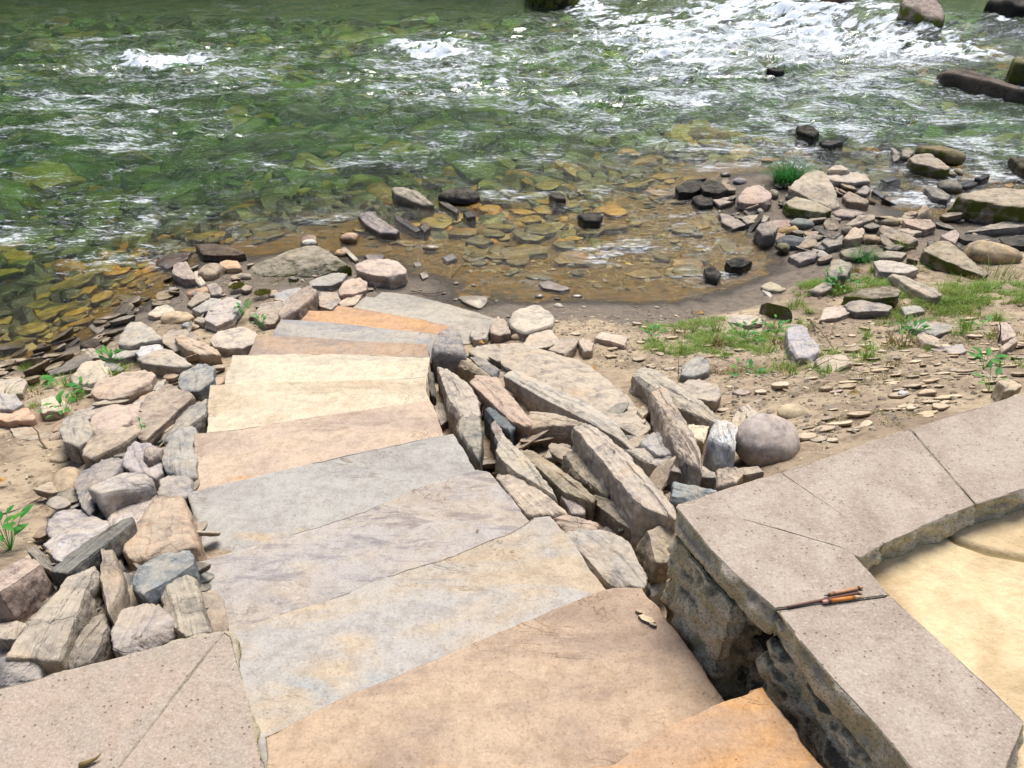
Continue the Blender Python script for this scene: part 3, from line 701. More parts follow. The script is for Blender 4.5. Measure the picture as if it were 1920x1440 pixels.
G_R = 'loose stones banked right of the steps'
stones('''
dark grey rounded stone standing upright at the right edge of the steps | #8f8c88 | .26 | 806,655 812,635 825,618 845,610 860,620 872,642 874,662 840,668,.2 815,665,.2 | soft boulder
small grey stone beside the lowest steps on the right | #a99d8c | .07 | 880,628 885,617 905,612 918,620 912,632 890,636 | soft
tan block with a dark mossy side right of the lowest steps | #b7a188 | .09 | 918,600 935,595 950,603 960,622 935,627 920,622 |
big pale rock at the top of the right hand rubble | #c7b59d | .11 | 953,600 965,580 1000,568 1020,574 1040,593 1036,606 1010,617 985,620 962,613 | soft boulder
pale tan stone in front of the big pale rock | #bda88f | .09 | 980,645 995,625 1030,616 1052,638 1030,648 1000,652 |
brown flat topped stone with a sharp right edge | #b29a85 | .09 | 1028,655 1055,632 1085,634 1077,648 1060,662 1040,660 |
small tan block with dark side near the brown flat one | #bba48d | .07 | 1083,640 1095,633 1113,643 1110,656 1095,657 |
pale broken pieces near the sand right of the rubble | #c9b497 | .06 | 1117,633 1127,622 1145,628 1175,630 1172,643 1150,640 |
big clay crusted slab, the largest right of the steps | #b7a68c | .13 | 938,668 942,645 985,648 1060,668 1115,690 1180,738 1212,785 1190,805 1130,768 1040,718 980,697 948,687 | slab
long pale slab with a dark undercut left side | #b9ac98 | .15 | 948,702 965,700 1010,710 1050,732 1100,752 1142,778 1178,815 1172,824 1130,808 1080,776 1020,750 962,716 | slab
upright pale slab with a notched top near the step edge | #b5a792 | .21 | 822,690 850,703 877,715 892,740 903,772 888,782 858,776 842,756 843,728 | slab
brown ridge shaped stone below the upright grey stone | #9c8766 | .17 | 828,675,.1 850,667 880,672 915,698 922,710 895,711,.1 855,690,.1 |
dark grey angular stone behind the brown ridge | #87857f | .13 | 880,670 905,668 935,692 930,702 910,697 |
broken grey tan stone with crumbling layers behind the ridge | #aa9b85 | .13 | 880,660 895,648 930,645 940,657 938,676 900,672 |
large peach coloured block with a rough end | #bf9f82 | .19 | 883,718 900,708 930,710 960,742 1000,786 988,795 958,785 920,756 892,732 |
blue black stone leaning on the peach block | #6f7778 | .17 | 908,770 930,753 957,768 975,795 955,806 925,795 | dark
tan block with a broad sloping olive face | #b09b7f | .17 | 985,805,.15 995,775 1040,776 1095,793 1100,798 1060,815,.1 1042,838,.02 1010,828,.05 |
dark green grey flat slab standing beside the pink tan step | #8b8577 | .19 | 853,795 865,763 900,778 905,815 898,852 888,852 858,815 | slab
small upright brown stone between slabs | #8d8173 | .17 | 918,797 935,787 946,815 942,830 930,825 |
slim beige wedge pointing down toward the wall | #b3a48e | .19 | 930,846 945,813 962,832 990,867 1020,897 1047,927 1037,932 985,900 950,875 | slab
ochre and teal streaked slab beside the slim wedge | #a08e6c | .17 | 970,843 1000,848 1050,877 1090,907 1117,927 1107,937 1060,925 1020,892 988,868 | slab
brown rounded bar of rock beside the dark hollow | #99876e | .16 | 1052,852 1072,843 1090,848 1130,897 1147,912 1133,924 1080,890 | soft
second brown bar of rock, lower and nearer the wall | #8f8068 | .13 | 1103,935 1120,925 1160,948 1217,987 1207,1005 1150,972 |
very long pale slab lying across the rubble toward the wall corner | #b8a793 | .25 | 1077,803 1100,798 1132,812 1182,857 1242,917 1268,945 1265,965 1225,967 1192,937 1142,888 1097,830 | slab
pale smooth stone against the purple grey step | #c2ac92 | .17 | 928,890 940,882 980,888 1030,922 1067,957 1030,965 980,962 955,930 | soft slab
peach stone above the broad flat slab | #bd9f84 | .17 | 1035,972 1060,962 1125,973 1120,990 1060,1000 | soft
broad flat grey slab right of the grey step | #b1a698 | .21 | 1055,998 1100,992 1172,1003 1192,1037 1217,1070 1207,1092 1155,1102 1110,1070 | slab
ochre block with two clean faces beside the wall corner | #b39a74 | .20 | 1190,1025,.12 1215,998 1265,982 1292,1010 1278,1050 1228,1055 |
teal grey slab showing its flat face behind the wall corner | #8a979b | .12 | 1257,935 1265,905 1300,912 1345,918 1300,945 | slab
pinkish mauve block among the bars of rock | #a8958b | .14 | 1052,932 1065,922 1100,938 1097,962 1070,962 |
small pale grey block at the foot of the wall corner | #a9a8a2 | .09 | 1213,1092 1240,1075 1270,1075 1237,1115 1220,1115 |
white faced rock next to the big round boulder | #cac9c8 | .19 | 1328,822 1334,795 1347,782 1365,784 1382,802 1380,838 1368,852,.14 1345,845,.12 1330,838,.12 |
bright yellow cream block between the white rock and the long slabs | #d9c89a | .09 | 1287,800 1290,795 1330,797 1322,822 1300,825 |
pale grey chisel shaped stone behind the round boulder | #bbab94 | .08 | 1385,765 1400,757 1425,776 1420,784 1400,780 |
tan upright stone touching the round boulder's far left | #b8a386 | .12 | 1367,793 1380,770 1400,774 1402,793 1385,800 |
long curved slab like a tongue at the far right of the rubble | #b5a591 | .13 | 1185,703 1205,692 1235,697 1260,722 1300,747 1347,773 1342,786 1310,776 1265,761 1225,731 1192,713 | slab
long tan slab crossing under the tongue shaped one | #b49e86 | .19 | 1220,738 1232,727 1250,733 1272,768 1287,798 1302,828 1322,857 1315,867 1275,855 1250,798 1225,768 | slab
broad tan grey stone half buried in soil above the rubble | #b1a08c | .08 | 1270,728 1285,714 1310,712 1350,724 1353,738 1340,750 1300,745 |
blue grey stone half hidden by the grass | #9a9b98 | .09 | 1275,697 1285,678 1310,666 1328,673 1332,692 1300,702 | soft
low wide slab near the wall with a pale green tint | #b3a896 | .10 | 1172,845 1200,838 1280,857 1337,877 1342,890 1300,890 1220,872 | slab
grey flat stone with a white pebble on it | #a6a29c | .11 | 1200,835 1225,813 1245,813 1262,848 1230,853 |
pinkish block just behind the wall capstones | #c0a58d | .10 | 1343,880 1380,874 1397,888 1378,905 1345,912 |
flat tan stone under the big round boulder | #b09c84 | .06 | 1383,877 1420,873 1432,885 1395,893 |
small golden stone on the clay near the tongue slab | #c8b184 | .12 | 1193,770 1205,761 1217,771 1205,783 |
eight sided pale block sitting alone on the gravel | #bfa98a | .11 | 1530,676,.06 1545,665 1580,664 1600,677,.08 1595,690,.03 1565,695,.03 1538,692,.03 |
lavender grey slab in the middle of the right bank | #a9a3a6 | .09 | 1475,622 1488,611 1510,619 1537,653 1525,665 1495,665 1480,648 | slab
dark pointed fin of rock with moss above the lavender slab | #7b735c | .15 | 1428,572,.1 1440,567 1480,576 1487,586,.1 1470,598,.02 1440,592,.02 | moss
pale low slab left of the dark fin | #b9a994 | .04 | 1357,593 1380,588 1420,592 1430,603 1400,608 1365,601 | slab
pale pink triangular stone right of the dark fin | #c4ae99 | .06 | 1538,598 1545,577 1575,575 1599,582 1575,594 |
brown dirt covered rock beneath the ochre teal slab | #8a7c66 | .06 | 985,910 1010,905 1050,940 1040,955 1000,935 |
small broken grey stone near the dark hollow | #938a7b | .08 | 990,868 1010,862 1035,880 1020,890 |
dark grey shard beneath the upright pale slab | #5f5c55 | .08 | 800,700 812,698 818,740 808,738 | dark
rounded grey pebble stack piece near the step edge | #8d8478 | .06 | 812,760 830,757 842,785 825,795 |
small tan stone between the tongue and the tan slab | #b9a68c | .08 | 1225,790 1240,785 1255,800 1245,815 |
olive brown stone beside the ochre block | #9c8a6b | .08 | 1185,985 1205,975 1225,990 1200,1000 |
slender grey sliver beside the long undercut slab | #a59a89 | .07 | 1130,835 1155,850 1175,865 1165,870 1135,850 |
small dark stone in the hollow below the very long slab | #4c5150 | .06 | 1110,870 1130,875 1160,915 1150,925 1120,890 | dark
''', G_R)
cob('big smooth round boulder touching the wall', '#a99e95', 1439, 830, 60, 51, 0, group=G_R, name='boulder', hf=.8, lift=.55, n=6, amp=.22, k=1.1)
cob('smooth cream egg shaped stone behind the round boulder', '#c2ae8f', 1488, 777, 30, 19, 12, group=G_R, amp=.2)
cob('white pebble on the right bank near the wall', '#c9c7c4', 1694, 738, 10, 5, 3, group=G_R)
cob('grey brown pebble in the rubble below the big pale rock', '#ad9a83', 973, 633, 14, 8, 0, group=G_R)
G_P = 'stones of the spit on the right bank'
stones('''
black jagged wet rock at the left tip of the stone spit | #34312d | .11 | 1268,350 1290,338 1315,337 1322,350 1300,360 1275,358 | dark
black layered wet rock behind the jagged one | #3a362f | .13 | 1310,345 1330,336 1350,342 1365,355 1345,362 1320,358 | dark
low black rock in front of the jagged one | #312e2a | .08 | 1298,370 1320,362 1337,368 1337,382 1312,384 | dark
small pinkish stone right of the low black rock | #b39c8b | .06 | 1336,375 1345,367 1368,370 1375,377 1350,385 |
pink and tan faceted rock in the left part of the spit | #bb9d8b | .12 | 1385,370 1400,350 1425,348 1448,365 1440,378 1410,380 1388,376 |
big speckled pale slab leaning beside the grass clump | #b8a78b | .22 | 1480,350,.2 1500,332 1522,318 1545,322 1562,350 1574,378,.1 1560,390,.05 1530,378,.08 1495,362,.12 | slab
mossy edged rock in front of the speckled slab | #a79a7a | .13 | 1473,376 1490,368 1530,378 1558,393 1545,398 1500,392 1480,386 | moss
lower pale stone of the stacked pair in the spit | #b9ab98 | .09 | 1548,328 1565,320 1610,322 1633,337 1600,342 1560,338 | slab
upper pale cap stone of the stacked pair in the spit | #c4b198 | .16 | 1552,318 1562,309 1580,308 1596,319 1575,322 | soft
wet pinkish flat stone where the spit meets the cove | #a08d82 | .06 | 1350,400 1365,402 1390,413 1397,421 1375,427 1355,418 | slab
tan flat stone with a dark fin leaning on it | #a99a83 | .07 | 1390,408 1420,401 1443,405 1435,415 1400,418 |
upright mauve block standing at the cove's right corner | #94847a | .17 | 1418,428 1425,416 1445,415 1458,428 1450,438 1430,440 |
reddish flat stone behind the upright mauve block | #a5877a | .06 | 1443,413 1480,411 1482,424 1450,428 |
thin dark fin of slate leaning at the cove edge | #5f564a | .12 | 1400,433,.0 1425,398 1432,393 1428,408 1408,436,.0 | dark
mauve slab with a pointed left end above the sand | #91837b | .07 | 1480,480 1500,473 1532,468 1530,481 1500,490 | slab
grey brown slab in the middle of the spit | #8f8578 | .09 | 1540,452 1560,441 1582,440 1580,457 1555,462 | slab
brown grey slab left of the grass tuft on the spit | #948879 | .07 | 1505,445 1520,440 1545,452 1535,462 1515,460 |
dark slate wedge below the green oval cobble | #55554f | .06 | 1523,428 1535,423 1562,440 1550,444 | dark
black crusty rock at the cove's lower right edge | #2c2a28 | .08 | 1320,503 1335,498 1352,512 1345,524 1325,517 | dark
black crusty rock beside it, further right in the cove | #2d2b29 | .09 | 1362,490 1385,480 1412,490 1395,500 1372,500 | dark
pale shell like stone on the wet sand | #b8a483 | .05 | 1427,536 1445,529 1475,540 1465,544 1440,543 |
white flat chip on the wet sand | #c8c4bd | .025 | 1428,544 1436,541 1450,554 1443,557 |
rounded greenish rock at the edge of the grass patch | #8f8b78 | .14 | 1552,510 1560,488 1580,484 1600,495 1588,512 1560,518 | soft
pinkish flat rock left of the grass patch | #ab9a88 | .07 | 1515,545 1540,530 1560,528 1562,540 1540,547 | slab
long stone like a sleeping seal next to the log shaped boulder | #9c8c72 | .15 | 1702,296 1725,285 1745,288 1780,312 1775,318 1740,310 1712,305 | moss boulder
small angular stone left of the log shaped boulder | #8d8271 | .09 | 1690,285 1702,275 1715,285 1705,294 1692,292 |
thin pale stone at the far left of the little island | #9d9686 | .06 | 1668,278 1675,276 1688,287 1680,290 |
round dark stone low on the little island | #78705f | .05 | 1672,293 1680,287 1690,293 1685,301 1674,301 | soft
black flat rock trailing right from the little island | #2b2b2c | .05 | 1793,342 1820,336 1838,342 1815,350 1798,349 | dark
dark blade of rock pointing right from the little island | #3f4144 | .09 | 1828,332 1855,325 1857,329 1840,336 | dark
slate grey slab by the right pond channel | #77736d | .07 | 1735,353 1745,348 1785,367 1777,375 1750,370 | slab
huge mossy flat topped boulder at the right frame edge | #a29274 | .28 | 1792,367 1830,357 1880,352 1965,354 1970,378 1920,388 1860,383,.25 1815,377,.24 | moss boulder
triangular ochre stone standing in the spit | #a48c66 | .15 | 1713,408,.05 1735,382 1742,392 1750,410,.04 1730,412,.03 |
reddish slab with a rusty end in the right part of the spit | #b0917a | .10 | 1695,411 1745,411 1753,424 1735,429 1700,419 | slab
pale thin slab below the reddish one | #b7a48c | .07 | 1680,429 1720,426 1735,433 1710,438 | slab
long brown slanting rock near the second grass tuft | #93816a | .11 | 1650,428 1657,424 1700,438 1722,448 1700,456 1660,442 | slab
bright tan faceted rock in the spit above the grass tuft | #c4a888 | .11 | 1582,443 1600,425 1622,430 1617,444 1592,449 |
brown slab tilted to the right with a sunlit top | #a6907a | .10 | 1585,420 1610,404 1640,401 1640,410 1600,422 | slab
mauve flat stone in front of the speckled slab | #a08d80 | .07 | 1563,397 1580,391 1622,399 1600,405 1570,403 | slab
brown rounded ridge right of the speckled slab | #9a8469 | .11 | 1580,368 1592,357 1630,375 1625,381 1590,376 | soft
small pink stone under the stacked pair | #ac988c | .06 | 1607,360 1622,348 1633,355 1625,364 |
small dark wet stone right of the pink one | #4a463f | .05 | 1635,358 1645,354 1662,366 1652,370 | dark
long mossy rock running down to the grass at the right | #948766 | .17 | 1730,470 1755,453 1775,450 1810,476 1850,512,.05 1843,517,.05 1800,500,.08 1760,486,.1 | moss boulder
pink angular stone beside the long mossy rock | #b0958a | .09 | 1765,440 1790,430 1800,438 1790,458 |
long dark slab at the right frame edge under the huge boulder | #918877 | .09 | 1815,433 1860,419 1920,409 1965,411 1965,420 1880,426 | slab
black slate slab stack at the right frame edge | #3d3c38 | .07 | 1875,447 1900,441 1960,444 1965,462 1890,460 | dark slab
dark slate strip behind the big oval cobble | #5a564e | .06 | 1795,442 1830,438 1880,450 1870,456 1810,450 | dark slab
broad pinkish white slab above the grass on the right | #bdae9e | .09 | 1640,490 1660,487 1700,494 1722,503 1700,511 1650,508 | slab
long tan stone between the two grass patches | #b3a388 | .08 | 1668,515 1700,520 1750,538 1765,552 1745,556 1710,540 | slab
jagged dark brown rock rising from the grass | #6a5f49 | .13 | 1583,555,.08 1612,545 1665,534 1688,543 1682,554 1640,558 1592,558,.08 | moss
grey slab leaning under the jagged dark rock | #938a7e | .09 | 1585,568 1630,560 1672,573 1665,581 1610,582 1590,577 | slab
long flat grey slab on the right bank | #989489 | .05 | 1700,605 1730,603 1780,606 1784,617 1755,626 1720,618 | slab
tan oval flat stone below the long flat grey slab | #bfa78e | .05 | 1717,630 1730,623 1760,633 1767,646 1735,643 | soft
mauve flagstone fragment on the right bank | #a99e9b | .03 | 1765,650 1805,646 1813,656 1790,664 | slab
pale pink slab leaning near the right frame edge | #b9a28f | .07 | 1870,608 1890,604 1907,628 1880,636 | slab
tilted tan stone near the right frame edge | #b39d83 | .08 | 1875,650 1905,631 1910,638 1885,655 |
pale squarish stone beside the right capstone | #c0aa8b | .08 | 1870,715 1890,708 1917,723 1905,731 1885,727 |
grey stone under the grass, right of the dark jagged rock | #a59f93 | .04 | 1690,575 1720,572 1735,582 1700,588 |
olive brown flat stone beneath the mossy edged rock | #7b7260 | .06 | 1575,470 1600,463 1630,470 1615,480 1585,480 | slab
small ochre stone behind the reddish slab | #a38d6f | .07 | 1690,405 1700,399 1718,403 1705,411 |
thin layered slates piled right of the grass tuft | #8d8674 | .07 | 1640,475 1665,468 1700,474 1690,482 1650,482 | slab
pale flat stone beside the round blue black cobble | #aaa295 | .05 | 1523,465 1540,468 1555,478 1535,482 |
dark stone in the narrow channel right of the stacked pair | #3d3b35 | .04 | 1650,335 1672,330 1690,335 1665,341 | dark
''', G_P)
cob('tiny tan pebble on the pink faceted rock', '#c2a98a', 1411, 392, 8, 6, group=G_P)
cob('tiny white pebble beside the tan one', '#c6bfb0', 1424, 396, 6, 5, group=G_P)
cob('green grey oval cobble in the middle of the spit', '#8b8f88', 1502, 420, 23, 10, 5, group=G_P)
cob('ochre tilted oval cobble resting on the blue black one', '#a98f5c', 1473, 434, 18, 8, -25, group=G_P, lift=1.0)
cob('yellow round pebble behind the ochre oval', '#b49b65', 1488, 433, 9, 9, group=G_P)
cob('large blue black egg shaped cobble at the cove edge', '#5f6468', 1486, 458, 31, 14, 14, group=G_P)
cob('small olive round cobble in front of the blue black one', '#6f6c50', 1469, 464, 12, 9, group=G_P, lift=1.4)
cob('striped grey spindle shaped cobble', '#8f8d86', 1554, 466, 23, 8, -10, group=G_P)
cob('grey brown rounded cobble between the slates', '#8b8273', 1588, 433, 11, 9, 20, group=G_P)
cob('log shaped boulder with mossy spots on the little island', '#85795a', 1765, 292, 44, 17, 38, group=G_P, name='boulder', mat=M['mosscob'], hf=.9, lift=.7)
cob('round grey cobble in the channel behind the huge boulder', '#7f7c72', 1780, 352, 22, 13, 10, group=G_P)
cob('long cream cobble in the right part of the spit', '#b0a283', 1663, 417, 25, 10, 3, group=G_P)
cob('smaller cream cobble touching the long one', '#b5a888', 1688, 417, 13, 8, 8, group=G_P)
cob('pale tan cobble above the first grass tuft on the spit', '#bda789', 1633, 449, 22, 9, 6, group=G_P)
cob('large smooth tan boulder at the right edge above the grass', '#b5a282', 1860, 479, 47, 24, 16, group=G_P, name='boulder', hf=.75)
cob('small round cobble behind the pink stone', '#8f8577', 1450, 365, 9, 9, group=G_P)
cob('little pale cobble in front of the log shaped boulder, the left one of two', '#9b9578', 1783, 328, 7, 8, group=G_P)
cob('little pale cobble in front of the log shaped boulder, the right one of two', '#a09a82', 1797, 324, 6, 8, group=G_P)
cob('brown pebble near the top of the pink faceted rock', '#8d7f70', 1360, 328, 10, 5, group=G_P)
cob('lavender wet pebble behind the pink faceted rock', '#8f8c92', 1387, 341, 12, 7, group=G_P)
cob('orange flat stone beside the grass clump in the water', '#b8926f', 1438, 303, 11, 6, 20, group=G_P, mat=M['rock'])

G_W = 'rocks standing in the river'
def river_rock(lab, c, h, pp, **k):
    P = pts(pp); W = []
    for t in P:
        dh = t[2] if len(t) > 2 else h
        w = atz(t[0], t[1], ZW+dh); W += [w, np.array([w[0], w[1], ZW-.55])]
    ROCKN[0] += 1; V, F, cc = rock_mesh(W, k.pop('n', 5), k.pop('p', 14), 1.0, 3, ROCKN[0], .8)
    return place_rock('river_rock', V, F, cc, k.pop('mat', M['dark']), jit(lin(c, .8), RS), lab, 'rock', G_W)
river_rock('pink grey rock with bright green moss standing in the rapids', '#9d8d85', .72, '1688,0,.62 1700,-25,.66 1748,-20,.66 1778,22,.42 1773,36,.36 1738,18,.42 1705,4,.46', mat=M['mossy'])
river_rock('long dark log like rock lying in the current at the right', '#6e635a', .2, '1750,136,.08 1765,131 1800,124 1825,128 1850,144 1920,166 1990,186 1990,196,.1 1860,158,.1 1800,146,.1 1765,142,.06')
river_rock('small mossy rock at the right frame edge in the rapids', '#6d6c4a', .36, '1893,110 1925,104 1955,112 1955,120 1915,118', mat=M['mossy'])
river_rock('black rock ledge in the top right corner of the river', '#3a3a34', .6, '1850,-6 1880,-22 1980,-22 1985,6 1900,6')
river_rock('dark wedge of rock half under water above the spit', '#2c2c28', .10, '1478,242 1510,235 1550,238 1532,248 1500,250')
river_rock('low black rock just behind the dark wedge', '#262825', .05, '1535,262 1562,260 1585,264 1560,272 1542,270')
river_rock('small black rock splashed by foam in mid river', '#2b2c29', .13, '1437,127 1460,124 1472,131 1455,134')
river_rock('dark broken rocks at the right frame edge in the pond', '#54503f', .12, '1890,306 1912,298 1965,300 1965,312 1905,316')
river_rock('dark mossy boulder at the top edge of the photo', '#3a3328', .44, '985,-34 1020,-40 1085,-34 1088,-22 1030,-16 992,-20', mat=M['mossy'])
river_rock('brown rock poking through the white water at the top', '#6b5347', .5, '1535,-12 1560,-18 1600,-10 1608,2,.08 1560,4,.08')
river_rock('second brown rock in the white water at the top', '#5a4a3f', .42, '1470,-14 1500,-20 1525,-8 1500,-2,.06')

# ------------------------------------------------------------------ smaller filler stones wedged between the surveyed ones
def inside(x, y, P):
    r = False; n = len(P)
    for i in range(n):
        x0, y0 = P[i]; x1, y1 = P[i-1]
        if (y0 > y) != (y1 > y) and x < (x1-x0)*(y-y0)/(y1-y0)+x0: r = not r
    return r
FILL = ['#a99b89', '#b5a48f', '#9c9084', '#8c8a85', '#b79f88', '#7f7a70', '#a08c78', '#c0ad94']
def filler(poly, count, smin, smax, group, label, hmax=.05, flat=.32, cols=FILL, name='small_stone', cat='stone', bury=.35, tilt=.35, el=(.5, 1.0), n=3, mats=('rock',), pos=None):
    P = pts(poly); A = np.array(P); k = 0; out = []
    while k < count:
        x = random.uniform(A[:, 0].min(), A[:, 0].max()); y = random.uniform(A[:, 1].min(), A[:, 1].max())
        if not inside(x, y, P): continue
        k += 1
        g = gp(x, y, 0); g[2] = HN(g[:1], g[1:2])[0]; s = random.uniform(smin, smax)**1.0
        m_ = random.randint(5, 8); W = []
        ax = random.uniform(*el); ang = random.uniform(0, 3.14); f = flat*random.uniform(.6, 1.3)
        for j in range(m_):
            a = j/m_*6.283+random.uniform(-.3, .3); r_ = random.uniform(.75, 1.05)
            u, v = math.cos(a)*r_, math.sin(a)*r_*ax
            for zz in (f*ax, -f*ax): W.append([(u*math.cos(ang)-v*math.sin(ang))*s*(1 if zz > 0 else .88), (u*math.sin(ang)+v*math.cos(ang))*s*(1 if zz > 0 else .88), zz*s])
        W = np.array(W); tx, ty = random.uniform(-tilt, tilt), random.uniform(-tilt, tilt)
        slx = (H1(g[0]+.1, g[1])-H1(g[0]-.1, g[1]))/.2; sly = (H1(g[0], g[1]+.1)-H1(g[0], g[1]-.1))/.2
        W[:, 2] += W[:, 0]*(tx+slx)+W[:, 1]*(ty+sly)
        ROCKN[0] += 1
        V, F, c = rock_mesh(W+g+np.array([0, 0, f*s*(1-2*bury)+random.uniform(0, hmax)]), n, random.choice((12, 40, 90)), .9, 7, ROCKN[0], .8)
        if name == 'submerged_stone': c = c-np.array([0, 0, max(0, (V[:, 2]+c[2]).max()-(ZW-.012))])
        out.append(place_rock(name, V, F, c, M[random.choice(mats)], jit(lin(random.choice(cols), 1.0 if name == 'shale_piece' else .85), RS, .12), label, cat, group))
    return out
filler('210,640 400,560 500,590 380,760 380,1100 400,1180 0,1290 0,1150 90,960 160,870 110,800', 105, .05, .13, 'small grey and tan stones filling the gaps left of the steps', 'small stone wedged among the larger rocks left of the steps', n=4, hmax=.03, name='rubble_stone')
filler('810,680 940,640 1080,700 1230,800 1300,880 1260,950 1180,1080 1040,990 900,870 830,780', 65, .035, .09, 'small grey and tan stones filling the gaps right of the steps', 'small stone wedged among the larger rocks right of the steps', n=4, hmax=.03)
filler('1300,340 1480,330 1640,330 1700,400 1920,400 1920,500 1800,500 1560,500 1480,480 1400,430 1310,390', 80, .05, .13, 'small stones of the spit', 'small stone in the rubble of the spit on the right bank', n=4, hmax=.03, cols=['#8f8475', '#a3927e', '#77726a', '#5f5a52', '#b09b84', '#4c4843', '#99897a'])
filler('820,690 930,660 1080,740 1230,830 1300,890 1250,960 1180,1060 1040,980 900,860', 55, .06, .13, 'slate shards jammed between the slabs right of the steps', 'thin slate shard jammed between the big slabs right of the steps', n=4, hmax=.07, name='slate_shard', flat=.3, el=(.22, .45), tilt=.6, bury=.3)
filler('250,640 400,590 390,760 370,1100 390,1170 0,1270 0,1160 100,960 170,870', 60, .06, .14, 'slate shards jammed between the stones left of the steps', 'thin slate shard jammed between the stones left of the steps', n=4, hmax=.08, name='slate_shard', flat=.3, el=(.22, .45), tilt=.6, bury=.3, cols=['#8c8a85', '#a39b8f', '#77746d', '#b3a794', '#9a9590'])
filler('300,500 420,470 560,500 690,480 800,530 700,560 560,560 470,600 330,590', 35, .03, .08, 'small stones around the foot of the steps', 'small stone on the upper left bank near the foot of the steps', n=3, hmax=.02)
filler('1020,640 1240,590 1480,620 1600,600 1920,600 1920,720 1700,790 1540,840 1330,780 1180,700', 150, .018, .06, 'shale pieces strewn on the right bank', 'flat shale piece lying on the right bank', flat=.22, tilt=.12, bury=.2, n=3, hmax=.0, name='shale_piece', cols=['#c8b498', '#bfa98c', '#b3a08a', '#cdbb9f', '#a99a86', '#b9a79a'])
filler('1540,600 1920,640 1920,720 1740,780 1600,700', 110, .015, .045, 'shale pieces strewn on the right bank', 'flat shale piece lying on the right bank', flat=.22, tilt=.12, bury=.2, n=3, hmax=.0, name='shale_piece', cols=['#c8b498', '#bfa98c', '#cdbb9f', '#d2c2a8'])
filler('760,490 900,550 1250,570 1500,600 1300,610 1050,640 900,590 780,540', 30, .012, .035, 'small stones on the grey sand', 'small stone lying on the grey sand by the cove', flat=.3, tilt=.1, n=3, hmax=0, cols=['#a99b89', '#b9a893', '#8d8478', '#c8bba6'])
filler('0,625 110,625 210,580 290,500 340,480 330,560 250,615 160,675 60,725 0,735', 75, .05, .13, 'wet stones along the left waterline', 'wet stone at the waterline on the left bank', n=4, hmax=.02, name='shore_stone', flat=.3, cols=['#8f7d63', '#a3907a', '#77694f', '#6b5d45', '#b09b7f', '#8a8378'])
for lab_, cx_, cy_, r_ in (('large pale flake, the longest of the three chips on the tan brown step', 1213, 1160, 15), ('small pale chip nearest the river on the tan brown step', 1198, 1146, 6), ('small pale chip nearest the wall on the tan brown step', 1224, 1170, 7)):
    ROCKN[0] += 1; W_ = []
    for a_ in range(6):
        th_ = a_*1.047+.3; q_ = (cx_+r_*math.cos(th_)*1.1+r_*.25*math.sin(th_), cy_+r_*.5*math.sin(th_)+r_*.3*math.cos(th_))
        W_ += [atz(*q_, -.168), atz(*q_, -.178)]
    V_, F_, c_ = rock_mesh(np.array(W_), 4, 60, .6, 4, ROCKN[0], .5)
    place_rock('stone_chip', V_, F_, c_, M['rock'], lin('#dcc6a4', 1.0), lab_, 'stone chip', 'pale chips on the tan brown step')
# flat stones lying under the shallow water of the cove and left bank
BEDC = ['#8a7230', '#9c7a2c', '#6f6028', '#7c6b2c', '#b08a34', '#5c5226', '#8f7f3a', '#c08a30', '#4f4a2a']
sub = lambda poly, n_, a, b: filler(poly, n_, a, b, 'submerged stones in the shallows', 'flat ochre stone lying under the shallow water', flat=.28, tilt=.08, bury=.25, n=4, hmax=.0, cols=BEDC, name='submerged_stone')
sub('760,440 900,380 1240,290 1300,330 1380,440 1440,500 1300,540 1000,530 820,480', 120, .03, .24)
sub('0,480 300,440 560,430 480,470 330,500 200,600 0,680', 90, .07, .22)
sub('600,420 760,400 800,470 700,470', 25, .05, .12)
